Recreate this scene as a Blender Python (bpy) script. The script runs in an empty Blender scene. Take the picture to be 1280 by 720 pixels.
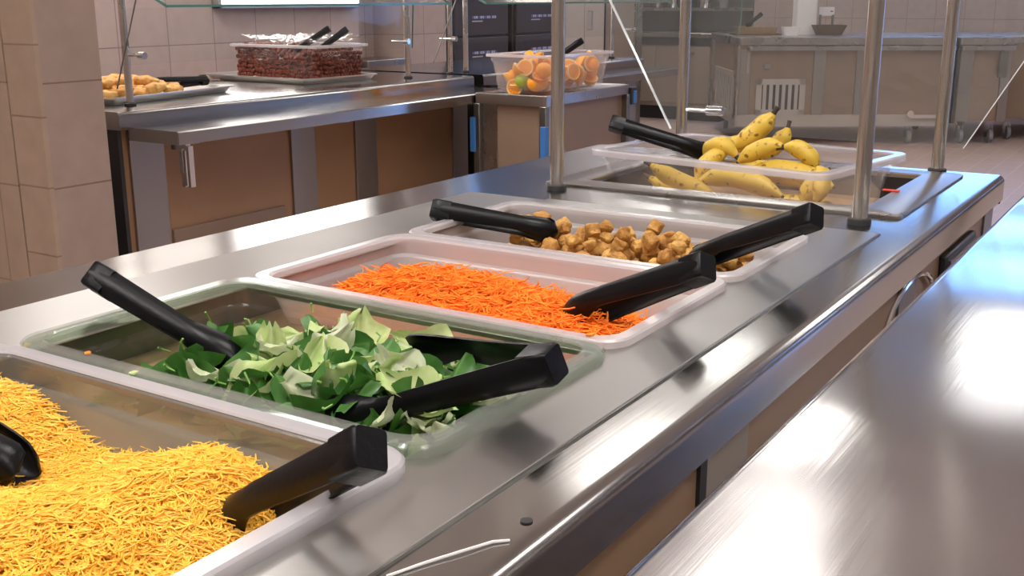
import bpy, bmesh, math, random
import numpy as np
from mathutils import Vector, Matrix, Euler
random.seed(7)
rng = np.random.default_rng(7)
C = bpy.context.scene.collection
PI = math.pi
Z0 = 0.9                      # height of the serving counter

# ------------------------------------------------------------------ helpers
def finish(o, parent=None, label=None, cat=None, group=None, kind=None):
    C.objects.link(o)
    if parent is not None:
        o.parent = parent
    if label: o['label'] = label
    if cat: o['category'] = cat
    if group: o['group'] = group
    if kind: o['kind'] = kind
    return o

def empty(name, loc=(0, 0, 0), rz=0.0, label=None, cat=None, group=None, rot=None, kind=None):
    o = bpy.data.objects.new(name, None)
    o.empty_display_size = 0.05
    o.location = loc
    o.rotation_euler = rot if rot is not None else (0, 0, rz)
    return finish(o, None, label, cat, group, kind)

class MB:
    def __init__(s):
        s.v, s.f = [], []
    def box(s, x0, x1, y0, y1, z0, z1):
        b = len(s.v)
        s.v += [(x0, y0, z0), (x1, y0, z0), (x1, y1, z0), (x0, y1, z0), (x0, y0, z1), (x1, y0, z1), (x1, y1, z1), (x0, y1, z1)]
        s.f += [tuple(b + i for i in q) for q in ((3, 2, 1, 0), (4, 5, 6, 7), (0, 1, 5, 4), (1, 2, 6, 5), (2, 3, 7, 6), (3, 0, 4, 7))]
        return s
    def loft(s, rings, cap0=True, cap1=True):
        b = len(s.v); n = len(rings[0])
        for r in rings: s.v += [tuple(p) for p in r]
        for k in range(len(rings) - 1):
            for i in range(n):
                j = (i + 1) % n
                s.f.append((b + k * n + i, b + k * n + j, b + (k + 1) * n + j, b + (k + 1) * n + i))
        if cap0: s.f.append(tuple(b + i for i in reversed(range(n))))
        if cap1: s.f.append(tuple(b + (len(rings) - 1) * n + i for i in range(n)))
        return s
    def grid(s, rows):
        b = len(s.v); n = len(rows[0])
        for r in rows: s.v += [tuple(p) for p in r]
        for k in range(len(rows) - 1):
            for i in range(n - 1):
                s.f.append((b + k * n + i, b + k * n + i + 1, b + (k + 1) * n + i + 1, b + (k + 1) * n + i))
        return s
    def tube(s, pts, r, n=8, closed=False):
        pts = [Vector(p) for p in pts]
        rr = r if isinstance(r, (list, tuple)) else [r] * len(pts)
        rings, prev = [], None
        for i, p in enumerate(pts):
            a = pts[max(0, i - 1)]; c = pts[min(len(pts) - 1, i + 1)]
            t = (c - a).normalized()
            if prev is None:
                up = Vector((0, 0, 1)) if abs(t.z) < 0.9 else Vector((1, 0, 0))
                u = t.cross(up).normalized()
            else:
                u = (prev - t * prev.dot(t)).normalized()
            w = t.cross(u); prev = u
            rings.append([p + (u * math.cos(2 * PI * k / n) + w * math.sin(2 * PI * k / n)) * rr[i] for k in range(n)])
        return s.loft(rings)
    def lathe(s, prof, n=16, c=(0, 0, 0)):
        return s.loft([[(c[0] + r * math.cos(2 * PI * k / n), c[1] + r * math.sin(2 * PI * k / n), c[2] + z) for k in range(n)] for r, z in prof])
    def prism(s, poly, y0, y1):          # polygon in (x, z) extruded along y
        return s.loft([[(x, y0, z) for x, z in poly], [(x, y1, z) for x, z in poly]])
    def build(s, name, mat, parent=None, smooth=30, bevel=0, label=None, cat=None, group=None, kind=None, fix=True):
        me = bpy.data.meshes.new(name)
        me.from_pydata(s.v, [], s.f)
        if fix:
            bm = bmesh.new(); bm.from_mesh(me)
            bmesh.ops.recalc_face_normals(bm, faces=bm.faces)
            bm.to_mesh(me); bm.free()
        if smooth:
            me.polygons.foreach_set('use_smooth', [True] * len(me.polygons))
            me.set_sharp_from_angle(angle=math.radians(smooth))
        me.materials.append(mat)
        o = bpy.data.objects.new(name, me)
        if bevel:
            m = o.modifiers.new('bevel', 'BEVEL'); m.width = bevel; m.segments = 2; m.limit_method = 'ANGLE'
        return finish(o, parent, label, cat, group, kind)

def rrect(cx, cy, w, d, r, z, n=5):
    pts = []
    r = min(r, w / 2 - 1e-4, d / 2 - 1e-4)
    for (sx, sy, a0) in ((1, 1, 0), (-1, 1, PI / 2), (-1, -1, PI), (1, -1, 1.5 * PI)):
        for k in range(n + 1):
            a = a0 + k * PI / 2 / n
            pts.append((cx + sx * (w / 2 - r) + r * math.cos(a), cy + sy * (d / 2 - r) + r * math.sin(a), z))
    return pts

def copy_tree(o, parent=None):
    c = o.copy(); C.objects.link(c)
    if parent is not None: c.parent = parent
    for ch in list(o.children): copy_tree(ch, c)
    return c

# ------------------------------------------------------------------ materials
def nodes(name):
    m = bpy.data.materials.new(name); m.use_nodes = True
    nt = m.node_tree
    return m, nt, nt.nodes['Principled BSDF'], nt.nodes['Material Output']

def plain(name, col, rough=0.5, metal=0.0, noise=0.0, nscale=30.0, bump=0.0, bscale=80.0, spec=None, col2=None, coat=0.0):
    m, nt, b, out = nodes(name)
    b.inputs['Base Color'].default_value = (*col, 1)
    b.inputs['Roughness'].default_value = rough
    b.inputs['Metallic'].default_value = metal
    if spec is not None: b.inputs['Specular IOR Level'].default_value = spec
    if coat: b.inputs['Coat Weight'].default_value = coat
    tc = nt.nodes.new('ShaderNodeTexCoord')
    if noise or col2:
        n = nt.nodes.new('ShaderNodeTexNoise'); n.inputs['Scale'].default_value = nscale; n.inputs['Detail'].default_value = 4
        nt.links.new(tc.outputs['Object'], n.inputs['Vector'])
        r = nt.nodes.new('ShaderNodeValToRGB')
        c2 = col2 if col2 else tuple(max(0, c * (1 - noise)) for c in col)
        r.color_ramp.elements[0].position = 0.35; r.color_ramp.elements[1].position = 0.65
        r.color_ramp.elements[0].color = (*c2, 1); r.color_ramp.elements[1].color = (*col, 1)
        nt.links.new(n.outputs['Fac'], r.inputs['Fac']); nt.links.new(r.outputs['Color'], b.inputs['Base Color'])
    if bump:
        n = nt.nodes.new('ShaderNodeTexNoise'); n.inputs['Scale'].default_value = bscale
        nt.links.new(tc.outputs['Object'], n.inputs['Vector'])
        bp = nt.nodes.new('ShaderNodeBump'); bp.inputs['Strength'].default_value = bump; bp.inputs['Distance'].default_value = 0.01
        nt.links.new(n.outputs['Fac'], bp.inputs['Height']); nt.links.new(bp.outputs['Normal'], b.inputs['Normal'])
    return m

def steel(name, col=(0.56, 0.54, 0.52), rough=0.24, brush=(3, 220, 220), strength=0.04, dents=0.0, dscale=2.5, smear=0.10, aniso=0.0):
    m, nt, b, out = nodes(name)
    b.inputs['Metallic'].default_value = 1.0
    b.inputs['Base Color'].default_value = (*col, 1)
    tc = nt.nodes.new('ShaderNodeTexCoord')
    mp = nt.nodes.new('ShaderNodeMapping'); mp.inputs['Scale'].default_value = brush
    nt.links.new(tc.outputs['Object'], mp.inputs['Vector'])
    n = nt.nodes.new('ShaderNodeTexNoise'); n.inputs['Scale'].default_value = 1.0; n.inputs['Detail'].default_value = 3
    nt.links.new(mp.outputs['Vector'], n.inputs['Vector'])
    n2 = nt.nodes.new('ShaderNodeTexNoise'); n2.inputs['Scale'].default_value = 5.0; n2.inputs['Detail'].default_value = 5
    nt.links.new(tc.outputs['Object'], n2.inputs['Vector'])
    mr = nt.nodes.new('ShaderNodeMapRange')
    mr.inputs['To Min'].default_value = rough - smear / 2; mr.inputs['To Max'].default_value = rough + smear
    nt.links.new(n2.outputs['Fac'], mr.inputs['Value']); nt.links.new(mr.outputs['Result'], b.inputs['Roughness'])
    if aniso:                                   # brushed along y: highlights stretch across the grain
        b.inputs['Anisotropic'].default_value = aniso
        cx = nt.nodes.new('ShaderNodeCombineXYZ'); cx.inputs['X'].default_value = 1.0
        nt.links.new(cx.outputs['Vector'], b.inputs['Tangent'])
    bp = nt.nodes.new('ShaderNodeBump'); bp.inputs['Strength'].default_value = strength; bp.inputs['Distance'].default_value = 0.002
    nt.links.new(n.outputs['Fac'], bp.inputs['Height'])
    if dents:
        n3 = nt.nodes.new('ShaderNodeTexNoise'); n3.inputs['Scale'].default_value = dscale; n3.inputs['Detail'].default_value = 0.5
        nt.links.new(tc.outputs['Object'], n3.inputs['Vector'])
        b2 = nt.nodes.new('ShaderNodeBump'); b2.inputs['Strength'].default_value = 1.0; b2.inputs['Distance'].default_value = dents
        nt.links.new(n3.outputs['Fac'], b2.inputs['Height']); nt.links.new(b2.outputs['Normal'], bp.inputs['Normal'])
    nt.links.new(bp.outputs['Normal'], b.inputs['Normal'])
    return m

def tile(name, axes, size, col, col2, grout, off=(0, 0), rough=0.35, mortar=0.006, stag=0.0, h=None):
    m, nt, b, out = nodes(name)
    tc = nt.nodes.new('ShaderNodeTexCoord')
    sp = nt.nodes.new('ShaderNodeSeparateXYZ'); cb = nt.nodes.new('ShaderNodeCombineXYZ')
    nt.links.new(tc.outputs['Object'], sp.inputs['Vector'])
    for i, a in enumerate(axes):
        ad = nt.nodes.new('ShaderNodeMath'); ad.operation = 'ADD'; ad.inputs[1].default_value = off[i]
        nt.links.new(sp.outputs[a], ad.inputs[0]); nt.links.new(ad.outputs[0], cb.inputs['XY'[i]])
    br = nt.nodes.new('ShaderNodeTexBrick')
    br.offset = stag; br.squash = 1.0
    br.inputs['Color1'].default_value = (*col, 1); br.inputs['Color2'].default_value = (*col2, 1)
    br.inputs['Mortar'].default_value = (*grout, 1); br.inputs['Scale'].default_value = 1.0
    br.inputs['Mortar Size'].default_value = mortar / 2; br.inputs['Mortar Smooth'].default_value = 0.3
    br.inputs['Brick Width'].default_value = size; br.inputs['Row Height'].default_value = h or size
    nt.links.new(cb.outputs['Vector'], br.inputs['Vector'])
    n = nt.nodes.new('ShaderNodeTexNoise'); n.inputs['Scale'].default_value = 14; n.inputs['Detail'].default_value = 6
    nt.links.new(tc.outputs['Object'], n.inputs['Vector'])
    mx = nt.nodes.new('ShaderNodeMixRGB'); mx.blend_type = 'MULTIPLY'; mx.inputs['Fac'].default_value = 0.25
    nt.links.new(br.outputs['Color'], mx.inputs['Color1']); nt.links.new(n.outputs['Fac'], mx.inputs['Color2'])
    nt.links.new(mx.outputs['Color'], b.inputs['Base Color'])
    b.inputs['Roughness'].default_value = rough
    bp = nt.nodes.new('ShaderNodeBump'); bp.invert = True; bp.inputs['Strength'].default_value = 0.4; bp.inputs['Distance'].default_value = 0.003
    nt.links.new(br.outputs['Fac'], bp.inputs['Height']); nt.links.new(bp.outputs['Normal'], b.inputs['Normal'])
    return m

def clear(name, tint=(0.93, 0.95, 0.94), haze=0.06, hazecol=(0.8, 0.8, 0.8), rough=0.06, refl=1.0, f0=1.45):
    """thin clear sheet: see-through, fresnel reflection, a little haze"""
    m, nt, b, out = nodes(name)
    nt.nodes.remove(b)
    tr = nt.nodes.new('ShaderNodeBsdfTransparent'); tr.inputs['Color'].default_value = (*tint, 1)
    df = nt.nodes.new('ShaderNodeBsdfDiffuse'); df.inputs['Color'].default_value = (*hazecol, 1)
    tl = nt.nodes.new('ShaderNodeBsdfTranslucent'); tl.inputs['Color'].default_value = (*hazecol, 1)
    hz = nt.nodes.new('ShaderNodeMixShader'); hz.inputs['Fac'].default_value = 0.5
    nt.links.new(df.outputs[0], hz.inputs[1]); nt.links.new(tl.outputs[0], hz.inputs[2])
    m1 = nt.nodes.new('ShaderNodeMixShader'); m1.inputs['Fac'].default_value = haze
    nt.links.new(tr.outputs[0], m1.inputs[1]); nt.links.new(hz.outputs[0], m1.inputs[2])
    gl = nt.nodes.new('ShaderNodeBsdfGlossy'); gl.inputs['Roughness'].default_value = rough
    gl.inputs['Color'].default_value = (refl, refl, refl, 1)
    fr = nt.nodes.new('ShaderNodeFresnel'); fr.inputs['IOR'].default_value = f0
    m2 = nt.nodes.new('ShaderNodeMixShader')
    ge = nt.nodes.new('ShaderNodeNewGeometry')      # the outer side of a sheet reflects once
    iv = nt.nodes.new('ShaderNodeMath'); iv.operation = 'SUBTRACT'; iv.inputs[0].default_value = 1.0
    mu = nt.nodes.new('ShaderNodeMath'); mu.operation = 'MULTIPLY'
    nt.links.new(ge.outputs['Backfacing'], iv.inputs[1]); nt.links.new(iv.outputs[0], mu.inputs[0]); nt.links.new(fr.outputs[0], mu.inputs[1])
    nt.links.new(mu.outputs[0], m2.inputs['Fac']); nt.links.new(m1.outputs[0], m2.inputs[1]); nt.links.new(gl.outputs[0], m2.inputs[2])
    nt.links.new(m2.outputs[0], out.inputs['Surface'])
    return m

def emit(name, col, s):
    m, nt, b, out = nodes(name)
    b.inputs['Base Color'].default_value = (*col, 1)
    b.inputs['Emission Color'].default_value = (*col, 1); b.inputs['Emission Strength'].default_value = s
    return m

M = {}
M['steel'] = steel('brushed_steel', col=(0.46,0.445,0.43), rough=0.26, brush=(160, 2, 160))
M['steel_top'] = steel('counter_steel', col=(0.44, 0.43, 0.415), rough=0.14, brush=(160, 2, 160), smear=0.10, aniso=0.75)
M['steel_plate'] = steel('well_plate_steel', col=(0.50, 0.485, 0.465), rough=0.35, brush=(200, 3, 200), smear=0.12, aniso=0.8)
M['steel_table'] = steel('table_steel', col=(0.62, 0.60, 0.59), rough=0.12, brush=(160, 3, 160), dents=0.014, dscale=2.2, smear=0.08, aniso=0.5)
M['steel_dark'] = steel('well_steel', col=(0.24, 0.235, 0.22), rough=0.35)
M['steel_post'] = steel('post_steel', col=(0.60, 0.57, 0.53), rough=0.24, brush=(200, 200, 3))
M['steel_strip'] = steel('strip_steel', col=(0.36, 0.335, 0.315), rough=0.38, brush=(200, 200, 3), strength=0.02, smear=0.03)
M['chrome'] = plain('chrome', (0.75, 0.75, 0.76), 0.1, 1.0)
M['alu'] = steel('tray_aluminium', col=(0.66, 0.64, 0.62), rough=0.35, strength=0.02)
M['laminate'] = plain('brown_laminate', (0.36, 0.205, 0.11), 0.4, noise=0.12, nscale=3)
M['laminate_front'] = plain('front_laminate', (0.56, 0.36, 0.21), 0.4, noise=0.10, nscale=3)
M['laminate_light'] = plain('tan_laminate', (0.28, 0.19, 0.135), 0.4, noise=0.10, nscale=3)
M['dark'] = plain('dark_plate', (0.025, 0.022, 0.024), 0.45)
M['black'] = plain('black_plastic', (0.004, 0.004, 0.005), 0.34, spec=0.22, bump=0.03, bscale=200)
M['rubber'] = plain('black_rubber', (0.02, 0.02, 0.022), 0.6)
M['wheel'] = plain('grey_wheel', (0.22, 0.22, 0.24), 0.5)
M['blue'] = plain('blue_plastic', (0.05, 0.20, 0.55), 0.35)
M['red'] = plain('red_plastic', (0.75, 0.07, 0.04), 0.4)
M['white'] = plain('white_plastic', (0.82, 0.78, 0.78), 0.4)
M['cabinet'] = plain('charcoal_cabinet', (0.055, 0.043, 0.045), 0.4, noise=0.1, nscale=3)
M['print'] = plain('pale_print', (0.5, 0.5, 0.62), 0.5)
M['printblue'] = plain('blue_print', (0.12, 0.14, 0.5), 0.5)
M['beige'] = plain('beige_paint', (0.56, 0.49, 0.41), 0.45, noise=0.05, nscale=2)
M['taupe'] = plain('taupe_paint', (0.33, 0.26, 0.21), 0.45, noise=0.05, nscale=2)
M['vent'] = plain('vent_grey', (0.50, 0.45, 0.41), 0.45, 0.3)
M['wood'] = plain('tan_wicker', (0.42, 0.27, 0.13), 0.6, noise=0.3, nscale=60)
M['brown'] = plain('brown_basket', (0.12, 0.06, 0.03), 0.6, noise=0.3, nscale=60)
M['ceiling'] = plain('ceiling_white', (0.76, 0.73, 0.70), 0.8)
M['paint'] = plain('wall_paint', (0.62, 0.56, 0.51), 0.7)
TC, TC2, TG = (0.60, 0.475, 0.425), (0.58, 0.455, 0.41), (0.34, 0.25, 0.22)
M['tile_x'] = tile('wall_tile_x', (1, 2), 0.305, TC, TC2, TG, off=(0.151 + 3.05, 0.195 + 3.05 - 0.305))
M['tile_y'] = tile('wall_tile_y', (0, 2), 0.305, TC, TC2, TG, off=(6.1, 0.195 + 3.05 - 0.305))
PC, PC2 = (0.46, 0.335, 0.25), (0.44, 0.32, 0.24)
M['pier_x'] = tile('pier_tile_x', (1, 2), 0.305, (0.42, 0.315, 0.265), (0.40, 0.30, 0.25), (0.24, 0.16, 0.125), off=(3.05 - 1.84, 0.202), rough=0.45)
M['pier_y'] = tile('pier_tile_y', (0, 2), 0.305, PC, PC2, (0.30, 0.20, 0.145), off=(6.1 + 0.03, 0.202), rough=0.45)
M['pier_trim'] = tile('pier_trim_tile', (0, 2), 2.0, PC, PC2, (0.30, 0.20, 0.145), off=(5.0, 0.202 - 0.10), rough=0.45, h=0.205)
M['floor'] = tile('floor_tile', (1, 0), 0.30, (0.62, 0.47, 0.41), (0.58, 0.44, 0.38), (0.74, 0.60, 0.54), off=(6.0, 9.0), rough=0.35, mortar=0.008, stag=0.5, h=0.15)
M['glass'] = clear('guard_glass', (0.95, 0.965, 0.955), 0.05, (0.75, 0.77, 0.76), 0.02, 1.0, 1.5)
M['guard_front'] = clear('guard_front_glass', (0.97, 0.98, 0.975), 0.008, (0.75, 0.78, 0.76), 0.02, 1.0, 1.22)
M['glass_edge'] = plain('glass_edge_green', (0.10, 0.26, 0.22), 0.15, spec=0.6)
M['glass_edge_clear'] = plain('glass_edge_clear', (0.88, 0.90, 0.94), 0.1, spec=0.8)
M['pan_clear'] = clear('clear_polycarbonate', (0.84, 0.87, 0.82), 0.035, (0.66, 0.70, 0.62), 0.08, 1.0, 1.5)
M['pan_smoke'] = clear('hazy_polycarbonate', (0.80, 0.80, 0.78), 0.26, (0.66, 0.63, 0.60), 0.15, 1.0, 1.5)
M['pan_frost'] = clear('frosted_plastic', (0.92, 0.89, 0.88), 0.46, (0.90, 0.88, 0.90), 0.22, 1.0, 1.45)
M['pan_box'] = clear('clear_box_plastic', (0.96, 0.955, 0.96), 0.085, (0.92, 0.90, 0.93), 0.1, 1.0, 1.5)
M['pan_grape'] = clear('clear_tub_plastic', (0.97, 0.96, 0.96), 0.03, (0.85, 0.82, 0.82), 0.08, 1.0, 1.3)
M['rim'] = clear('rim_plastic', (0.95, 0.94, 0.96), 0.42, (0.95, 0.93, 0.96), 0.12, 1.0, 1.55)
M['rim_green'] = clear('rim_clear_plastic', (0.93, 0.95, 0.93), 0.12, (0.86, 0.87, 0.84), 0.10, 1.0, 1.55)
M['film'] = clear('cling_film', (0.96, 0.95, 0.95), 0.10, (0.9, 0.88, 0.88), 0.12, 1.0, 1.6)
M['cheese'] = plain('cheddar', (1.0, 0.62, 0.075), 0.5, nscale=60, col2=(1.0, 0.54, 0.05))
M['carrot'] = plain('carrot', (1.0, 0.29, 0.028), 0.6, spec=0.2, nscale=50, col2=(1.0, 0.23, 0.018))
M['crouton'] = plain('toasted_bread', (0.60, 0.33, 0.085), 0.8, nscale=45, col2=(0.40, 0.17, 0.035), bump=0.5, bscale=150)
M['crouton_pale'] = plain('pale_toasted_bread', (0.70, 0.42, 0.12), 0.8, nscale=45, col2=(0.52, 0.26, 0.06), bump=0.5, bscale=150)
M['orange_peel'] = plain('orange_peel', (1.0, 0.36, 0.01), 0.4, nscale=12, col2=(0.95, 0.46, 0.02), bump=0.15, bscale=300)
M['lime_peel'] = plain('green_peel', (0.36, 0.42, 0.04), 0.4, nscale=12, col2=(0.30, 0.36, 0.03), bump=0.1, bscale=300)
M['grape'] = plain('red_grape', (0.085, 0.012, 0.010), 0.38, spec=0.3, nscale=25, col2=(0.20, 0.045, 0.02))
M['fritter'] = plain('golden_fritter', (0.80, 0.48, 0.16), 0.6, nscale=30, col2=(0.66, 0.30, 0.07), bump=0.4, bscale=90)
M['stem_green'] = plain('leaf_stem', (0.22, 0.42, 0.08), 0.45)
M['stalk_dark'] = plain('banana_tip', (0.05, 0.035, 0.02), 0.7)

def banana_mat():
    m, nt, b, out = nodes('banana_skin')
    tc = nt.nodes.new('ShaderNodeTexCoord')
    n = nt.nodes.new('ShaderNodeTexNoise'); n.inputs['Scale'].default_value = 75; n.inputs['Detail'].default_value = 6
    nt.links.new(tc.outputs['Object'], n.inputs['Vector'])
    r = nt.nodes.new('ShaderNodeValToRGB'); e = r.color_ramp.elements
    e[0].position = 0.33; e[0].color = (0.26, 0.13, 0.025, 1); e[1].position = 0.42; e[1].color = (0.82, 0.56, 0.085, 1)
    nt.links.new(n.outputs['Fac'], r.inputs['Fac'])
    n2 = nt.nodes.new('ShaderNodeTexNoise'); n2.inputs['Scale'].default_value = 9
    nt.links.new(tc.outputs['Object'], n2.inputs['Vector'])
    r2 = nt.nodes.new('ShaderNodeValToRGB'); e = r2.color_ramp.elements
    e[0].position = 0.35; e[0].color = (0.80, 0.80, 0.55, 1); e[1].position = 0.7; e[1].color = (1, 0.95, 0.9, 1)
    nt.links.new(n2.outputs['Fac'], r2.inputs['Fac'])
    mx = nt.nodes.new('ShaderNodeMixRGB'); mx.blend_type = 'MULTIPLY'; mx.inputs['Fac'].default_value = 1
    nt.links.new(r.outputs['Color'], mx.inputs['Color1']); nt.links.new(r2.outputs['Color'], mx.inputs['Color2'])
    nt.links.new(mx.outputs['Color'], b.inputs['Base Color']); b.inputs['Roughness'].default_value = 0.45
    return m
M['banana'] = banana_mat()

def leaf_mat(name, c1, c2, vein, transl=0.25, scale=8.0, rough=0.38):
    m, nt, b, out = nodes(name)
    tc = nt.nodes.new('ShaderNodeTexCoord')
    n = nt.nodes.new('ShaderNodeTexNoise'); n.inputs['Scale'].default_value = 35; n.inputs['Detail'].default_value = 4
    nt.links.new(tc.outputs['Object'], n.inputs['Vector'])
    r = nt.nodes.new('ShaderNodeValToRGB')
    r.color_ramp.elements[0].position = 0.35; r.color_ramp.elements[1].position = 0.7
    r.color_ramp.elements[0].color = (*c1, 1); r.color_ramp.elements[1].color = (*c2, 1)
    nt.links.new(n.outputs['Fac'], r.inputs['Fac'])
    # midrib along the local x axis
    sp = nt.nodes.new('ShaderNodeSeparateXYZ'); nt.links.new(tc.outputs['Object'], sp.inputs['Vector'])
    ab = nt.nodes.new('ShaderNodeMath'); ab.operation = 'ABSOLUTE'; nt.links.new(sp.outputs['Y'], ab.inputs[0])
    mr = nt.nodes.new('ShaderNodeMapRange'); mr.inputs['From Min'].default_value = 0.0006; mr.inputs['From Max'].default_value = 0.0022
    mr.inputs['To Min'].default_value = 0.6; mr.inputs['To Max'].default_value = 0.0
    nt.links.new(ab.outputs[0], mr.inputs['Value'])
    mx = nt.nodes.new('ShaderNodeMixRGB'); mx.inputs['Color2'].default_value = (*vein, 1)
    nt.links.new(mr.outputs['Result'], mx.inputs['Fac']); nt.links.new(r.outputs['Color'], mx.inputs['Color1'])
    nt.links.new(mx.outputs['Color'], b.inputs['Base Color']); b.inputs['Roughness'].default_value = rough
    tl = nt.nodes.new('ShaderNodeBsdfTranslucent'); nt.links.new(mx.outputs['Color'], tl.inputs['Color'])
    ms = nt.nodes.new('ShaderNodeMixShader'); ms.inputs['Fac'].default_value = transl
    nt.links.new(b.outputs[0], ms.inputs[1]); nt.links.new(tl.outputs[0], ms.inputs[2]); nt.links.new(ms.outputs[0], out.inputs['Surface'])
    bp = nt.nodes.new('ShaderNodeBump'); bp.inputs['Strength'].default_value = 0.3; bp.inputs['Distance'].default_value = 0.002
    nt.links.new(n.outputs['Fac'], bp.inputs['Height']); nt.links.new(bp.outputs['Normal'], b.inputs['Normal'])
    return m
M['spinach'] = leaf_mat('spinach_green', (0.04, 0.14, 0.022), (0.085, 0.24, 0.04), (0.14, 0.30, 0.08))
M['spinach_pale'] = leaf_mat('pale_spinach_green', (0.07, 0.21, 0.045), (0.12, 0.29, 0.07), (0.2, 0.38, 0.12))
M['lettuce'] = leaf_mat('lettuce_pale', (0.46, 0.62, 0.20), (0.74, 0.80, 0.42), (0.80, 0.82, 0.62), 0.3)
M['lettuce_white'] = leaf_mat('lettuce_white', (0.66, 0.72, 0.45), (0.80, 0.80, 0.62), (0.85, 0.85, 0.72), 0.3)

def flesh_mat(name, c1, c2, rind):
    m, nt, b, out = nodes(name)
    tc = nt.nodes.new('ShaderNodeTexCoord'); sp = nt.nodes.new('ShaderNodeSeparateXYZ'); nt.links.new(tc.outputs['Object'], sp.inputs['Vector'])
    at = nt.nodes.new('ShaderNodeMath'); at.operation = 'ARCTAN2'; nt.links.new(sp.outputs['Y'], at.inputs[0]); nt.links.new(sp.outputs['X'], at.inputs[1])
    mu = nt.nodes.new('ShaderNodeMath'); mu.operation = 'MULTIPLY'; mu.inputs[1].default_value = 10; nt.links.new(at.outputs[0], mu.inputs[0])
    si = nt.nodes.new('ShaderNodeMath'); si.operation = 'COSINE'; nt.links.new(mu.outputs[0], si.inputs[0])
    r = nt.nodes.new('ShaderNodeValToRGB'); r.color_ramp.elements[0].position = 0.80; r.color_ramp.elements[1].position = 1.0
    r.color_ramp.elements[0].color = (*c1, 1); r.color_ramp.elements[1].color = (*c2, 1)
    nt.links.new(si.outputs[0], r.inputs['Fac'])
    le = nt.nodes.new('ShaderNodeVectorMath'); le.operation = 'LENGTH'; nt.links.new(tc.outputs['Object'], le.inputs[0])
    mr = nt.nodes.new('ShaderNodeMapRange'); mr.inputs['From Min'].default_value = 0.0295; mr.inputs['From Max'].default_value = 0.0310
    nt.links.new(le.outputs['Value'], mr.inputs['Value'])
    mx = nt.nodes.new('ShaderNodeMixRGB'); mx.inputs['Color2'].default_value = (*rind, 1)
    nt.links.new(mr.outputs['Result'], mx.inputs['Fac']); nt.links.new(r.outputs['Color'], mx.inputs['Color1'])
    nt.links.new(mx.outputs['Color'], b.inputs['Base Color']); b.inputs['Roughness'].default_value = 0.3
    return m
M['flesh'] = flesh_mat('orange_flesh', (0.92, 0.31, 0.012), (0.92, 0.48, 0.08), (0.95, 0.66, 0.25))

# ------------------------------------------------------------------ room shell
def struct(name, mb, mat):
    return mb.build(name, mat, smooth=0, kind='structure')
CZ = 3.3
struct('floor', MB().box(-8, 6, -4, 13.2, -0.1, 0), M['floor'])
struct('ceiling', MB().box(-8, 6, -4, 13.2, CZ, CZ + 0.1), M['ceiling'])
struct('wall_left', MB().box(-4.8, -4.5, -4, 5.29, 0, CZ), M['tile_x'])
struct('wall_left.001', MB().box(-5.0, -4.75, 5.29, 5.73, 0, CZ), M['tile_x'])
struct('wall_left.002', MB().box(-5.0, -4.5, 5.73, 6.2, 0, CZ), M['tile_x'])
struct('wall_left.003', MB().box(-5.5, -5.3, 6.2, 7.75, 0, 1.95).box(-5.5, -5.3, 6.2, 7.75, 2.55, CZ), M['tile_x'])
struct('wall_left.004', MB().box(-5.5, -4.5, 7.75, 9.2, 0, CZ), M['taupe'])
struct('wall_far', MB().box(-8, -6.2, 13, 13.2, 0, CZ).box(-6.2, -3.4, 13, 13.2, 0, CZ).box(-3.4, -0.6, 13, 13.2, 0, 2.15).box(-3.4, -0.6, 13, 13.2, 3.2, CZ).box(-0.6, 2.0, 13, 13.2, 0, CZ).box(2.0, 4.1, 13, 13.2, 0, CZ).box(4.1, 5.2, 13, 13.2, 2.7, CZ).box(5.2, 6, 13, 13.2, 0, CZ), M['tile_y'])
struct('wall_right', MB().box(5.9, 6.1, -4, 13.2, 0, CZ), M['paint'])
struct('wall_near', MB().box(-8, 6, -4.2, -4, 0, CZ), M['paint'])
struct('wall_far_left', MB().box(-8.1, -8, 9.2, 13.2, 0, CZ).box(-8, -5.5, 9.0, 9.2, 0, CZ), M['paint'])
# tiled pier that stands out from the left wall
struct('wall_pier', MB().box(-4.5, -2.835, 1.934, 2.14, 0, CZ), M['pier_x'])
struct('wall_pier.001', MB().box(-4.5, -2.983, 1.922, 1.936, 0, CZ), M['pier_y'])
struct('wall_pier.002', MB().box(-2.975, -2.833, 1.922, 1.938, 0, CZ), M['pier_trim'])
# windows
def window(name, x0, x1, z0, z1, mull):
    w = empty(name, ((x0 + x1) / 2, 13.05, z0), kind='structure')
    h = (x1 - x0) / 2
    fr = MB().box(-h, h, -0.03, 0.1, 0, 0.05).box(-h, h, -0.03, 0.1, z1 - z0 - 0.05, z1 - z0)
    for k in range(mull + 1):
        x = -h + k * 2 * h / mull
        fr.box(max(-h, x - 0.025), min(h, x + 0.025), -0.03, 0.1, 0, z1 - z0)
    fr.build('window_frame', M['alu'], w)
    MB().box(-h, h, 0.04, 0.048, 0.02, z1 - z0 - 0.02).build('pane', M['glass'], w)
window('window_1', -3.4, -0.6, 2.15, 3.2, 3)
window('window_2', 4.1, 5.2, 0.0, 2.7, 1)
w3 = empty('window_3', (-5.35, 6.975, 1.95), kind='structure')
MB().box(-.04, .07, -.775, .775, 0, .04).box(-.04, .07, -.775, .775, .56, .6).box(-.04, .07, -.775, -.735, 0, .6).box(-.04, .07, .735, .775, 0, .6).box(-.04, .07, -.02, .02, 0, .6).build('window_frame', M['alu'], w3)
MB().box(.0, .006, -.76, .76, .02, .58).build('pane', M['glass'], w3)
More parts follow.
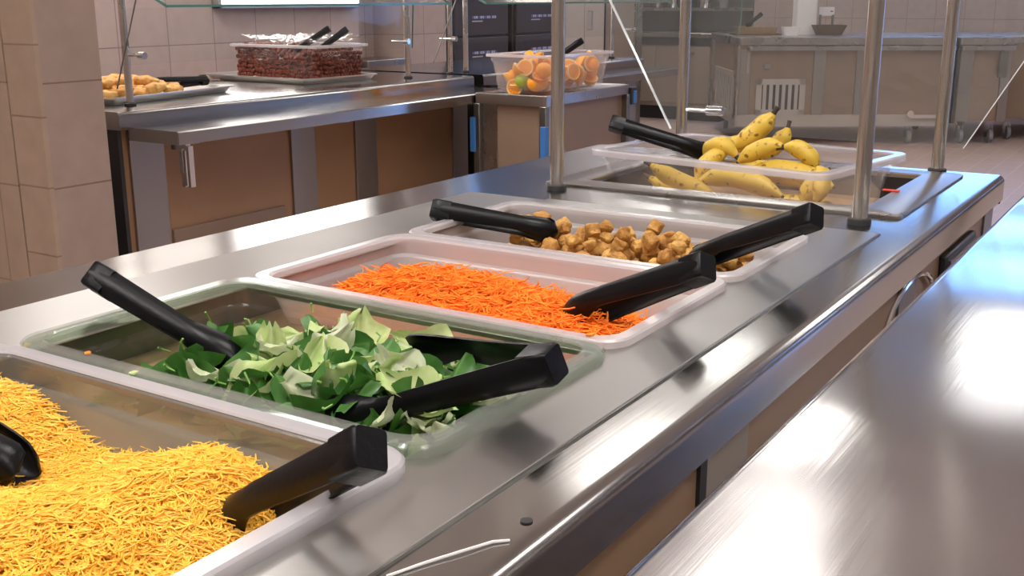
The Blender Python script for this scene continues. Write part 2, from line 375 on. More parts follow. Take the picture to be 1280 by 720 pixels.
# beige door in the left wall, steel corner guard
d = empty('door_1', (-4.5, 8.1, 0), kind='structure')
MB().box(0, 0.03, -0.345, -0.004, 0.02, 2.1).box(0, 0.03, 0.004, 0.345, 0.02, 2.1).build('leaf', M['beige'], d)
MB().box(-0.005, 0.022, -0.39, -0.35, 0, 2.16).box(-0.005, 0.022, 0.35, 0.39, 0, 2.16).box(-0.005, 0.022, -0.39, 0.39, 2.12, 2.16).build('frame', M['dark'], d)
MB().tube([(0.03, 0.06, 1.0), (0.07, 0.06, 1.0), (0.07, 0.06, 1.15), (0.03, 0.06, 1.15)], 0.008).build('handle', M['chrome'], d)
struct('trim_1', MB().box(-4.53, -4.485, 9.08, 9.215, 0, 2.4), M['steel'])

# ceiling light fittings, some only added as fill
def ceiling_light(x, y, label, mat, w=0.6, l=1.0):
    t = empty('ceiling_light', (x, y, CZ), label=label, cat='ceiling light', group='fluorescent ceiling fittings')
    MB().box(-w / 2 - .03, w / 2 + .03, -l / 2 - .03, -l / 2, -0.05, 0).box(-w / 2 - .03, w / 2 + .03, l / 2, l / 2 + .03, -0.05, 0).box(-w / 2 - .03, -w / 2, -l / 2, l / 2, -0.05, 0).box(w / 2, w / 2 + .03, -l / 2, l / 2, -0.05, 0).build('frame', M['white'], t)
    MB().box(-w / 2, w / 2, -l / 2, l / 2, -0.035, -0.012).build('diffuser', M[mat], t)
M['lamp'] = emit('lamp_diffuser', (1.0, 0.965, 0.93), 13.0)
M['lamp_far'] = emit('dim_lamp_diffuser', (1.0, 0.965, 0.93), 5.5)
M['lamp_wall'] = emit('wall_lamp_diffuser', (1.0, 0.965, 0.93), 24.0)
M['lamp_fill'] = emit('fill_lamp_diffuser', (1.0, 0.965, 0.93), 17.0)
for x, y, lb, mt in ((-1.5, 9.3, 'fluorescent ceiling fitting over the far end of the serving aisle', 'lamp_far'),
                 (-2.45, 6.9, 'fluorescent ceiling fitting between the two serving lines', 'lamp_far'),
                 (-2.0, 4.95, 'fluorescent ceiling fitting over the aisle beside the orange cart', 'lamp_far'),
                 (-3.4, 2.7, 'fluorescent ceiling fitting over the far serving line near the pier', 'lamp_wall'),
                 (-0.18, 1.2, 'added light above the front edge of the salad counter, brightening its brown face', 'lamp_fill'),  # unseen lamp placed to shine down the gap onto the brown front
                 (-1.2, 0.0, 'added fill light above the cheese end of the salad counter', 'lamp_fill'),  # made-up fill lamp, kept out of the steel's mirror directions
                 (0.9, -0.8, 'added fill light behind the viewer on the right', 'lamp_fill'),  # unseen fill lamp added to raise the ambient light
                 (-2.6, -0.9, 'added fill light behind the viewer on the left', 'lamp_fill'),  # likewise added as overhead fill, no fitting known here
                 (-4.2, 9.0, 'added light near the beige door, brightening the background', 'lamp'),  # added to lift the dim background beyond the counter
                 (0.6, 7.6, 'added light right of the serving aisle, brightening the far floor', 'lamp'),  # added out of view to brighten the far floor
                 (2.2, 4.5, 'fluorescent ceiling fitting on the right side of the room', 'lamp'),
                 (1.6, 9.0, 'fluorescent ceiling fitting in the far right part of the room', 'lamp'),
                 (-5.0, 11.2, 'fluorescent ceiling fitting over the far prep bench', 'lamp')):
    ceiling_light(x, y, lb, mt)

def light_panel(y0, y1, z0, z1, label, mat):
    t = empty('light_panel', (-4.5, (y0 + y1) / 2, z0), label=label, cat='wall light', group='backlit wall panels')
    h = (y1 - y0) / 2; k = z1 - z0
    MB().box(0, .05, -h, -h + .02, 0, k).box(0, .05, h - .02, h, 0, k).box(0, .05, -h, h, 0, .015).box(0, .05, -h, h, k - .02, k).box(0, .01, -h, h, 0, k).build('frame', M['alu'], t)
    MB().box(.012, .04, -h + .02, h - .02, .015, k - .02).build('diffuser', mat, t)
M['panel_a'] = emit('bright_panel_diffuser', (1.0, 0.96, 0.92), 4.0)
M['panel_b'] = emit('soft_panel_diffuser', (1.0, 0.94, 0.88), 1.9)
light_panel(4.12, 5.26, 1.205, 2.2, 'bright backlit panel on the tiled wall above the grapes', M['panel_a'])
light_panel(2.45, 4.02, 1.60, 2.2, 'softly backlit panel on the tiled wall next to the pier', M['panel_b'])

# ------------------------------------------------------------------ near serving counter
def lip_top(mb, x0, x1, y0, y1, z, h=0.05):
    """flat steel top with a rolled front edge at x1"""
    r = 0.014
    prof = [(x0, z - h), (x0, z)]
    prof += [(x1 - r + r * math.sin(a), z - r + r * math.cos(a)) for a in [k * PI / 2 / 5 for k in range(6)]]
    prof += [(x1, z - h), (x1 - 0.006, z - h)]
    return mb.prism(prof, y0, y1)
sc = empty('serving_counter', (0, 0, 0), label='long stainless steel salad bar counter with brown front, holding the food pans', cat='counter')
XB, XF, YN, YE = -1.28, -0.342, -0.9, 2.41
top = MB()
lip_top(top, -0.47, XF, YN, YE, Z0)
top.box(XB, -1.03, YN, YE, Z0 - 0.05, Z0)
top.box(-1.03, -0.47, 2.30, YE, Z0 - 0.05, Z0)
top.box(-1.03, -0.47, 1.60, 1.87, Z0 - 0.05, Z0)
top.box(-1.03, -0.47, YN, -0.12, Z0 - 0.05, Z0)
top.build('countertop', M['steel_top'], sc, smooth=40)
MB().box(XB + .005, XF - .004, YE, YE + 0.004, Z0 - 0.06, Z0 - 0.006).build('end_trim', M['steel'], sc)
pl = MB()
pz = Z0 + 0.0025
pl.box(-0.500, -0.408, YN, 1.684, Z0 + .0002, pz).box(-1.155, -0.992, YN, 1.66, Z0 + .0002, pz)
pl.prism([(-0.992, Z0 + .0002), (-0.5, Z0 + .0002), (-0.5, pz), (-0.992, pz)], 1.578, 1.672)
for y in (0.2935, 0.617, 0.942, 1.2665):
    pl.box(-0.992, -0.5, y - 0.008, y + 0.008, Z0 - 0.004, pz)
pl.build('well_plate', M['steel_plate'], sc, bevel=0.001)
MB().box(-0.4075, -0.4055, YN, 1.684, Z0, Z0 + 0.0022).build('seam', M['steel_dark'], sc)
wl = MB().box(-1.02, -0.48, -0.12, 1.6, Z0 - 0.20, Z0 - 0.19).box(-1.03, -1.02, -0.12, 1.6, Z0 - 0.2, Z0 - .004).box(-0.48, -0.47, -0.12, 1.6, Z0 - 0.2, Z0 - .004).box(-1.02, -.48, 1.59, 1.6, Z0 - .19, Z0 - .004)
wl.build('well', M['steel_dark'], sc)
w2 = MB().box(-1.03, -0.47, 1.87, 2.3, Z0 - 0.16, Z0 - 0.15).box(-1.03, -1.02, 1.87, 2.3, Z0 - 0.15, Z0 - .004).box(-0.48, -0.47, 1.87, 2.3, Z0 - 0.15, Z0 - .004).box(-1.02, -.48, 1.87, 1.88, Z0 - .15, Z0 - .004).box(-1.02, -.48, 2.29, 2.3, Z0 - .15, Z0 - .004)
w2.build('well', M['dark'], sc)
fl = MB()
fl.loft([rrect(-0.75, 2.085, .68, .53, .012, Z0 + .0003), rrect(-0.75, 2.085, .68, .53, .012, Z0 + .004), rrect(-0.75, 2.085, .672, .522, .012, Z0 + .006),
         rrect(-0.755, 2.085, .55, .42, .012, Z0 + .006), rrect(-0.755, 2.085, .545, .415, .012, Z0 + .003), rrect(-0.755, 2.085, .545, .415, .012, Z0 - .02)], False, False)
fl.build('well_flange', M['steel'], sc)
# body under the top, brown laminate with steel posts
MB().box(XB + .06, -0.354, YN, YE - .05, 0.12, Z0 - .05).build('body', M['laminate_front'], sc)
MB().box(XB + .08, -0.40, YN, YE - .08, 0.0, 0.12).build('plinth', M['dark'], sc)
for (y0, y1, mt) in ((0.866, 0.882, 'dark'), (1.60, 1.70, 'steel_dark'), (2.27, 2.358, 'steel_strip')):
    MB().box(-0.354, -0.350, y0, y1, 0.14, Z0 - .052).build('post_strip', M[mt], sc)
MB().box(-0.354, -0.351, 0.884, 0.99, 0.55, Z0 - .052).build('access_plate', M['beige'], sc)
vb = MB().box(-0.354, -0.340, 1.88, 2.13, 0.60, 0.835)
vb.build('control_box', M['dark'], sc, bevel=.004)
MB().box(-0.340, -0.336, 1.89, 2.12, 0.61, 0.825).build('control_box_cover', M['steel_dark'], sc)
MB().tube([(-0.346, 1.66 + 0.17 * math.cos(a), 0.76 + 0.085 * math.sin(a)) for a in [PI * k / 12 for k in range(13)]], 0.004).build('cable', M['chrome'], sc)
MB().lathe([(0.0045, 0), (0.0045, .0012), (0.0025, .0015)], 14, (-0.352 - .012, 0.587, Z0)).build('plug_button', M['rubber'], sc)

# guard posts on the near counter
def post(x, y, zb, zt, name, label, group, r=0.0128, mat='steel_post', par=None):
    t = empty(name, (x, y, zb), label=label, cat='guard post', group=group)
    MB().tube([(0, 0, 0.0), (0, 0, zt - zb)], r, 20).build('tube', M[mat], t)
    MB().lathe([(r + .006, 0), (r + .006, .006), (r + .005, .009), (r + .001, .010)], 20).build('collar', M['rubber'], t)
    return t
G1 = 'guard posts of the salad bar'
post(-1.034, 1.775, Z0, 1.75, 'guard_post', 'steel guard post behind the crouton pan, between the oranges and the carrots', G1)
post(-0.457, 1.752, Z0, 1.75, 'guard_post', 'steel guard post at the front right corner of the banana pan', G1)
post(-0.468, 2.372, Z0, 1.75, 'guard_post', 'steel guard post at the far right corner of the salad bar', G1)
p4 = post(-1.046, 2.372, Z0, 1.75, 'guard_post', 'steel guard post behind the banana pan beside the slanted glass edge', G1)
def clamp(par, z, dx, n=1):
    mb = MB().tube([(0, 0, z), (dx * 0.62, 0, z)], 0.0055, 10)
    mb.tube([(dx * 0.62, 0, z), (dx, 0, z)], 0.011, 14)
    mb.build('glass_clamp', M['chrome'], par)
clamp(p4, 0.102, 0.10)
clamp(p4, 0.40, 0.10)
# end glass of the salad bar (flared)
gp = empty('guard_glass', (0, 0, 0), label='clear flared end glass of the salad bar behind the bananas', cat='glass panel')
gx = [(-1.082, 0.952), (-0.424, 0.952), (-0.10, 1.56), (-1.43, 1.56)]
g = MB().loft([[(x, 2.388, z) for x, z in gx], [(x, 2.396, z) for x, z in gx]])
g.build('pane', M['glass'], gp)
def edge(a, b, y0, y1, w, mat, par):
    (x0, z0), (x1, z1) = a, b
    L = math.hypot(x1 - x0, z1 - z0); nx, nz = -(z1 - z0) / L * w, (x1 - x0) / L * w
    MB().loft([[(x0 - nx, y0, z0 - nz), (x1 - nx, y0, z1 - nz), (x1 + nx, y0, z1 + nz), (x0 + nx, y0, z0 + nz)],
               [(x0 - nx, y1, z0 - nz), (x1 - nx, y1, z1 - nz), (x1 + nx, y1, z1 + nz), (x0 + nx, y1, z0 + nz)]]).build('polished_edge', M[mat], par)
edge(gx[0], gx[3], 2.387, 2.397, 0.0008, 'glass_edge_clear', gp)
edge(gx[1], gx[2], 2.387, 2.397, 0.0008, 'glass_edge_clear', gp)

# ------------------------------------------------------------------ hotel pans
def pan_mesh(W, D, depth, rim_z=0.0, rw=0.018, taper=0.012, step=0.028, cr=0.032):
    i = 2 * rw; t = 0.003
    R = []
    def ring(ins, z, r): R.append(rrect(0, 0, W - 2 * ins, D - 2 * ins, r, z, 6))
    ib = rw + taper + .008
    ring(ib + .01, -depth, .03); ring(ib - t, -depth + .008, .036); ring(rw + .004 - t, -step - .004, .03); ring(rw - t, -step + .004, .03)
    ring(rw - t, -.004, .03); ring(.0025, -.004, cr); ring(.0025, -.009, cr); ring(0, -.009, cr); ring(0, -.002, cr); ring(.002, 0, cr)
    ring(rw - .003, 0, .028); ring(rw, -.003, .028); ring(rw + .0005, -step + .003, .028); ring(rw + .005, -step - .001, .028)
    ring(rw + .006, -step - .005, .028); ring(ib, -depth + .012, .034); ring(ib + .012, -depth + .003, .028)
    return MB().loft(R)
def rim(W, D, rw, par, mat='rim'):
    R = [rrect(0, 0, W - 2 * rw + .002, D - 2 * rw + .002, .028, .0002, 6), rrect(0, 0, W - .003, D - .003, .032, .0002, 6), rrect(0, 0, W + .001, D + .001, .032, -.002, 6),
         rrect(0, 0, W + .001, D + .001, .032, -.010, 6), rrect(0, 0, W + .0035, D + .0035, .033, -.010, 6), rrect(0, 0, W + .0035, D + .0035, .033, 0, 6),
         rrect(0, 0, W - .001, D - .001, .032, .0024, 6), rrect(0, 0, W - 2 * rw + .004, D - 2 * rw + .004, .028, .0024, 6), rrect(0, 0, W - 2 * rw + .002, D - 2 * rw + .002, .028, .0002, 6)]
    MB().loft(R, False, False).build('rim', M[mat], par, smooth=35)
RIM = Z0 + 0.012
PX, PW, PD = -0.745, 0.534, 0.319
def pan(y, depth, mat, name, label):
    t = empty(name, (PX, y, RIM), label=label, cat='food pan')
    pan_mesh(PW, PD, depth).build('tub', M[mat], t, smooth=35)
    return t
rim(PW, PD, .018, pan(0.455, 0.10, 'pan_smoke', 'food_pan', 'hazy plastic food pan nearest the viewer, holding shredded cheese'))
rim(PW, PD, .018, pan(0.780, 0.10, 'pan_clear', 'food_pan', 'clear plastic food pan holding spinach and lettuce'), 'rim_green')
pan(1.105, 0.10, 'pan_frost', 'food_pan', 'frosted white plastic food pan holding shredded carrots')
pan(1.427, 0.10, 'pan_frost', 'food_pan', 'frosted plastic food pan holding croutons')
bp = empty('food_pan', (-0.790, 2.118, Z0 + 0.05), rz=math.radians(-9.5), label='clear plastic tub of bananas sitting high in the last well', cat='food pan')
pan_mesh(0.530, 0.375, 0.115, rw=0.02, step=0.022).build('tub', M['pan_box'], bp, smooth=35)
rim(.530, .375, .02, bp)

# ------------------------------------------------------------------ shredded food
def vnoise(x, y, s, seed):
    r = np.random.default_rng(seed)
    g = r.random((64, 64))
    X, Y = x / s % 63, y / s % 63
    i, j = int(X), int(Y); fx, fy = X - i, Y - j
    fx, fy = fx * fx * (3 - 2 * fx), fy * fy * (3 - 2 * fy)
    return (g[i, j] * (1 - fx) + g[i + 1, j] * fx) * (1 - fy) + (g[i, j + 1] * (1 - fx) + g[i + 1, j + 1] * fx) * fy
_cache = {}
def vn(x, y, s, seed):
    k = seed
    if k not in _cache: _cache[k] = np.random.default_rng(seed).random((64, 64))
    g = _cache[k]
    X, Y = (x / s + 31.3) % 62, (y / s + 31.3) % 62
    i, j = int(X), int(Y); fx, fy = X - i, Y - j
    fx, fy = fx * fx * (3 - 2 * fx), fy * fy * (3 - 2 * fy)
    return (g[i, j] * (1 - fx) + g[i + 1, j] * fx) * (1 - fy) + (g[i, j + 1] * (1 - fx) + g[i + 1, j + 1] * fx) * fy

def strands(mb, hf, x0, x1, y0, y1, n, lmin, lmax, rad, curl, tilt, dens=None, lift=0.004, kn=4):
    done = 0; tries = 0
    while done < n and tries < n * 6:
        tries += 1
        x, y = random.uniform(x0, x1), random.uniform(y0, y1)
        if dens and random.random() > dens(x, y): continue
        L = random.uniform(lmin, lmax); a = random.uniform(0, 2 * PI); k = random.gauss(0, curl)
        el = abs(random.gauss(0, tilt))
        pts = []; ok = True
        zc = hf(x, y) + random.uniform(-lift, lift)
        px, py = x, y
        for i in range(kn + 1):
            s = (i / kn - .5)
            if not (x0 - .006 < px < x1 + .006 and y0 - .006 < py < y1 + .006): ok = False; break
            zz = hf(px, py) * 0.6 + zc * 0.4 + random.uniform(-.0008, .0008) + math.sin(el) * L * (s + .5) * 0.8 + 0.002
            pts.append((px, py, zz))
            a += k / kn
            px += math.cos(a) * L / kn * math.cos(el); py += math.sin(a) * L / kn * math.cos(el)
        if not ok: continue
        r = rad * random.uniform(.75, 1.2)
        mb.tube(pts, [r * .7] + [r] * (kn - 1) + [r * .6], 4)
        done += 1
    return mb
def base_sheet(mb, hf, x0, x1, y0, y1, nx, ny, drop, zmin):
    mb.grid([[(x0 + (x1 - x0) * i / nx, y0 + (y1 - y0) * j / ny, max(zmin, hf(x0 + (x1 - x0) * i / nx, y0 + (y1 - y0) * j / ny) - drop)) for i in range(nx + 1)] for j in range(ny + 1)])
def gs(x, y, cx, cy, sx, sy): return math.exp(-((x - cx) / sx) ** 2 - ((y - cy) / sy) ** 2)

def h_cheese(x, y):
    z = Z0 - 0.064 + 0.052 * gs(x, y, -.65, .53, .085, .10) + 0.048 * gs(x, y, -.95, .55, .09, .09) + .036 * gs(x, y, -.70, .40, .16, .08)
    z += 0.006 * vn(x, y, .02, 3) + .010 * vn(x, y, .05, 4) - .006 * gs(x, y, -.86, .45, .04, .04)
    return z
mb = MB()
base_sheet(mb, h_cheese, -0.972, -0.518, .327, .582, 60, 36, .0035, Z0 - .0835)
cd = lambda x, y: 1.0 - 0.55 * gs(x, y, -.83, .49, .07, .06)
strands(mb, h_cheese, -0.974, -0.516, .325, .584, 15000, .010, .026, .00075, 1.5, .16, cd, .004, 3)
mb.build('shredded_cheese', M['cheese'], smooth=60, fix=False, label='heap of shredded orange cheddar cheese in the nearest pan', cat='cheese', kind='stuff')

def h_carrot(x, y):
    z = Z0 - 0.064 + 0.050 * gs(x, y, -.83, 1.13, .19, .10) + .018 * gs(x, y, -.62, 1.06, .10, .10)
    return z + .008 * vn(x, y, .03, 8) + .006 * vn(x, y, .012, 9)
mb = MB()
base_sheet(mb, h_carrot, -0.972, -0.520, .978, 1.232, 50, 30, .005, Z0 - .083)
strands(mb, h_carrot, -0.972, -0.518, .976, 1.234, 6500, .02, .05, .00105, 1.1, .22, None, .006, 4)
mb.build('shredded_carrots', M['carrot'], smooth=60, fix=False, label='heap of bright orange shredded carrots in the frosted pan', cat='carrots', kind='stuff')

# ------------------------------------------------------------------ croutons
def blob_cube(sx, sy, sz, seed, amp=.0016):
    bm = bmesh.new(); bmesh.ops.create_cube(bm, size=1)
    bmesh.ops.scale(bm, vec=(sx, sy, sz), verts=bm.verts)
    bmesh.ops.bevel(bm, geom=bm.edges[:], offset=.0066, segments=3, affect='EDGES', profile=.6)
    bmesh.ops.subdivide_edges(bm, edges=[e for e in bm.edges if e.calc_length() > .008], cuts=2, use_grid_fill=True)
    r = random.Random(seed)
    ph = [r.uniform(0, 6) for _ in range(6)]
    R = (sx + sy + sz) / 6 * 1.08
    for v in bm.verts:
        v.co = v.co.lerp(v.co.normalized() * R, .38)
        c = v.co
        d = math.sin(c.x * 420 + ph[0]) + math.sin(c.y * 380 + ph[1]) + math.sin(c.z * 400 + ph[2]) + r.uniform(-.6, .6)
        v.co = c + c.normalized() * d * amp * .6
        v.co.x += c.z * r.uniform(.0, .02) + .2 * c.y * math.sin(ph[3]); v.co.z += .25 * c.x * math.sin(ph[4])
    me = bpy.data.meshes.new('crouton'); bm.to_mesh(me); bm.free()
    me.polygons.foreach_set('use_smooth', [True] * len(me.polygons)); me.set_sharp_from_angle(angle=math.radians(50))
    return me
cm = []
for k in range(8):
    me = blob_cube(random.uniform(.018, .029), random.uniform(.015, .023), random.uniform(.014, .020), k)
    me.materials.append(M['crouton' if k % 2 else 'crouton_pale']); cm.append(me)
class Heap:
    def __init__(s, x0, x1, y0, y1, base, cell=.003):
        s.x0, s.y0, s.c = x0, y0, cell
        s.nx, s.ny = int((x1 - x0) / cell) + 1, int((y1 - y0) / cell) + 1
        s.h = np.full((s.nx, s.ny), base)
    def drop(s, x, y, r, ht):
        i0, i1 = max(0, int((x - r - s.x0) / s.c)), min(s.nx, int((x + r - s.x0) / s.c) + 1)
        j0, j1 = max(0, int((y - r - s.y0) / s.c)), min(s.ny, int((y + r - s.y0) / s.c) + 1)
        sub = s.h[i0:i1, j0:j1]
        z = float(np.percentile(sub, 80)); sub[:] = np.maximum(sub, z + ht)
        return z
    def low(s, x, y, r):
        i0, i1 = max(0, int((x - r - s.x0) / s.c)), min(s.nx, int((x + r - s.x0) / s.c) + 1)
        j0, j1 = max(0, int((y - r - s.y0) / s.c)), min(s.ny, int((y + r - s.y0) / s.c) + 1)
        return float(s.h[i0:i1, j0:j1].max())
hp = Heap(-.975, -.515, 1.30, 1.555, Z0 - .078)
GC = 'croutons heaped in the far frosted pan'
LC = 'golden toasted bread crouton cube in the heap in the frosted pan beyond the carrots'
n = 0; tries = 0
def target_cr(x, y): return Z0 - .064 + .072 * gs(x, y, -.70, 1.475, .13, .085) + .088 * gs(x, y, -.905, 1.51, .06, .05) + .030 * gs(x, y, -.76, 1.42, .16, .09)
while n < 295 and tries < 14000:
    tries += 1
    x, y = random.uniform(-.96, -.53), random.uniform(1.315, 1.54)
    if hp.low(x, y, .004) + .006 > target_cr(x, y): continue
    z = hp.drop(x, y, .0105, .0155)
    o = bpy.data.objects.new('crouton', random.choice(cm)); o.location = (x, y, z + .0092)
    o.rotation_euler = (random.uniform(-.5, .5), random.uniform(-.5, .5), random.uniform(0, 6.3))
    finish(o, None, LC, 'crouton', GC); n += 1

# ------------------------------------------------------------------ salad leaves
def leaf_mesh(L, W, cup, bend, wave, seed, name, ragged=0.0, nu=9, nv=6):
    r = random.Random(seed); ph = [r.uniform(0, 6.3) for _ in range(5)]
    rows = []
    for i in range(nu + 1):
        s = i / nu
        w = W * (math.sin(PI * min(1, s * .96 + .03)) ** .52) * (1 - .22 * s)
        if ragged: w *= 1 + ragged * math.sin(9 * s + ph[0]) * .5 + r.uniform(-ragged, ragged) * .4
        row = []
        for j in range(-nv, nv + 1):
            t = j / nv
            x = L * (s - .5) + (ragged * .01 * math.sin(7 * t + ph[1]) if ragged else 0)
            z = cup * t * t * W + bend * (s - .45) ** 2 * L + wave * W * (math.sin(7 * s + ph[2] + 3 * t) * abs(t) + .5 * math.sin(4 * t + ph[3]) * s)
            row.append((x, w * t, z))
        rows.append(row)
    mb = MB().grid(rows)
    me = bpy.data.meshes.new(name); me.from_pydata(mb.v, [], mb.f)
    me.polygons.foreach_set('use_smooth', [True] * len(me.polygons))
    return me
sp_m = []
for k in range(8):
    L = random.uniform(.045, .082); me = leaf_mesh(L, L * random.uniform(.30, .38), random.uniform(-.5, .7), random.uniform(-.7, .7), .16, k, 'spinach_leaf')
    me.materials.append(M['spinach' if k % 4 else 'spinach_pale'])
    sm = MB().tube([(-L * .49, 0, 0.0005), (-L * .62, .002, .001), (-L * .62 - (random.uniform(.012, .028) if k in (1, 5) else .004), random.uniform(-.006, .006), .003)], [.0009, .0011, .0012], 6)
    smd = bpy.data.meshes.new('stem'); smd.from_pydata(sm.v, [], sm.f); smd.materials.append(M['stem_green'])
    sp_m.append((me, smd))
lt_m = []
for k in range(7):
    L = random.uniform(.05, .085); me = leaf_mesh(L, L * random.uniform(.28, .42), random.uniform(-.3, .6), random.uniform(-.8, .9), .38, 40 + k, 'lettuce_piece', ragged=.35, nu=12, nv=8)
    me.materials.append(M['lettuce_white' if k in (2, 6) else 'lettuce']); lt_m.append(me)
def h_salad(x, y):
    return Z0 - 0.066 + .052 * gs(x, y, -.72, .80, .17, .12) + .024 * gs(x, y, -.62, .74, .12, .12) + .012 * vn(x, y, .05, 21)
GS, GL = 'spinach leaves in the salad pan', 'lettuce pieces in the salad pan'
def spinach(x, y, z, rot, k=None):
    me, smd = sp_m[k if k is not None else random.randrange(8)]
    o = bpy.data.objects.new('spinach_leaf', me); o.location = (x, y, z); o.rotation_euler = rot
    finish(o, None, 'green spinach leaf among the lettuce in the clear salad pan', 'spinach leaf', GS)
    s = bpy.data.objects.new('stem', smd); finish(s, o)
def lettuce(x, y, z, rot, k=None):
    o = bpy.data.objects.new('lettuce_piece', lt_m[k if k is not None else random.randrange(7)]); o.location = (x, y, z); o.rotation_euler = rot
    finish(o, None, 'pale torn lettuce piece among the spinach in the clear salad pan', 'lettuce', GL)
for layer, (nn, lift) in enumerate(((90, -.016), (85, -.004), (70, .008))):
    for k in range(nn):
        x, y = random.uniform(-.935, -.54), random.uniform(.668, .890)
        if layer and -.73 < x < -.62 and y > .80: continue
        z = h_salad(x, y) + lift + random.uniform(-.003, .004)
        t = .25 + .25 * layer
        rot = (random.gauss(0, t), random.gauss(0, t * .8), random.uniform(0, 6.3))
        if random.random() < (.06, .17, .22)[layer]: lettuce(x, y, z, rot)
        else: spinach(x, y, z, rot)
for (x, y, z, rot, k) in ((-.90, .80, Z0 - .03, (0.2, 1.3, .6), 1), (-.88, .74, Z0 - .035, (.2, 1.2, 2.0), 3), (-.80, .86, Z0 - .004, (0, 1.1, .4), 2), (-.70, .80, Z0 + .002, (.3, .15, 2.6), 5), (-.72, .775, Z0 + .0, (-.3, .2, .3), 6), (-.60, .83, Z0 - .012, (.4, .3, 1.0), 7)):
    spinach(x, y, z, rot, k)
for (x, y, z, rot, k) in ((-.815, .805, Z0 - .004, (.4, -.2, .5), 0), (-.79, .775, Z0 - .004, (.2, .3, 1.7), 2), (-.755, .745, Z0 - .006, (.2, -.3, .2), 4), (-.69, .72, Z0 - .008, (.6, .2, 1.0), 6), (-.66, .87, Z0 - .012, (.7, .2, .2), 1), (-.60, .69, Z0 - .030, (.2, .2, .7), 3), (-.565, .725, Z0 - .032, (.2, -.2, 1.2), 0)):
    lettuce(x, y, z, rot, k)

# ------------------------------------------------------------------ tongs
def tong_arm(side, L, spread, w0=.032):
    """one arm: a slim channel that ends in a dished spoon; x = along, y = sideways, z = strip height"""
    rings = []; N = 26; q = 7
    for i in range(N + 1):
        t = i / N; x = L * t
        if t < .62: w = w0 * (1 - .22 * t / .62)
        elif t < .70: w = w0 * .78
        else:
            u = (t - .70) / .30; w = w0 * (.78 + .50 * math.sin(PI * min(1, u * .62)) ) * (1 if u < .72 else max(.12, math.sqrt(max(0, 1 - ((u - .72) / .285) ** 2))))
        y = .013 + spread * (t ** 1.15) - .016 * max(0, (t - .72) / .28) ** 2
        dish = (.006 if t < .66 else .006 + .007 * min(1, (t - .66) / .14)) * (w / w0)
        th = .0026
        out = []; inn = []
        for k in range(q):
            v = -1 + 2 * k / (q - 1)
            d = -dish * (abs(v) ** 2.6)
            out.append((x, side * (y + th / 2 + d), v * w / 2)); inn.append((x, side * (y - th / 2 + d), v * w / 2 * .97))
        rings.append(out + inn[::-1])
    return MB().loft(rings)
def tongs(name, H, T, spread, roll, label, group='black plastic serving tongs', w0=.032):
    H, T = Vector(H), Vector(T)
    ax = (T - H); L = ax.length; ax.normalize()
    # roll is how far the flat of the arm turns up toward the ceiling
    side = Vector((0, 0, 1)).cross(ax).normalized()
    if side.y > 0: side = -side
    upw = Vector((0, 0, 1)); upw = (upw - ax * upw.dot(ax)).normalized()
    side = (side * math.cos(roll) + upw * math.sin(roll)).normalized(); upp = ax.cross(side)
    m = Matrix((ax, side, upp)).transposed().to_4x4()
    o = empty(name, H, label=label, cat='tongs', group=group); o.rotation_euler = m.to_euler()
    for s in (-1, 1): tong_arm(s, L, spread, w0).build('arm', M['black'], o, smooth=50)
    hb = MB(); rr = []
    for (x, yy, zz) in ((-.003, .0125, .46), (0.0, .0142, .49), (.012, .0145, .492), (.028, .0145, .488)):
        rr.append([(x, a, b) for a, b, _ in rrect(0, 0, yy * 2, w0 * zz * 2, .0035, 0, 3)])
    hb.loft(rr).build('hinge', M['black'], o, smooth=50)
    return o
tongs('serving_tongs', (-.445, .762, Z0 + .050), (-.658, .768, Z0 - .010), .080, -.22, 'black plastic tongs opened wide over the right rim of the salad pan')
tongs('serving_tongs', (-1.045, .755, Z0 + .048), (-.838, .768, Z0 - .022), .012, .7, 'black plastic tongs leaning up over the left end of the salad pan')
tongs('serving_tongs', (-.445, 1.090, Z0 + .068), (-.635, 1.135, Z0 - .028), 0.022, 0.45, 'black plastic tongs over the right end of the carrot pan')
tongs('serving_tongs', (-.415, 1.375, Z0 + .080), (-.620, 1.455, Z0 - .022), 0.01, 0.45, 'black plastic tongs over the right end of the crouton pan')
tongs('serving_tongs', (-1.035, 1.385, Z0 + .024), (-.850, 1.462, Z0 - .006), 0.01, 0.5, 'black plastic tongs lying over the left end of the crouton pan')
tongs('serving_tongs', (-.440, .512, Z0 + .064), (-.600, .528, Z0 - .042), 0.012, 0.5, 'black plastic tongs over the right rim of the cheese pan')
tongs('serving_tongs', (-1.01, .46, Z0 + .065), (-.800, .492, Z0 - .035), 0.02, 0.4, 'black plastic tongs cut off by the left picture edge, tip in the cheese')
tongs('serving_tongs', (-1.10, 2.122, Z0 + .090), (-.905, 2.200, Z0 + .030), 0.01, 0.5, 'black plastic tongs leaning on the left rim of the banana tub')

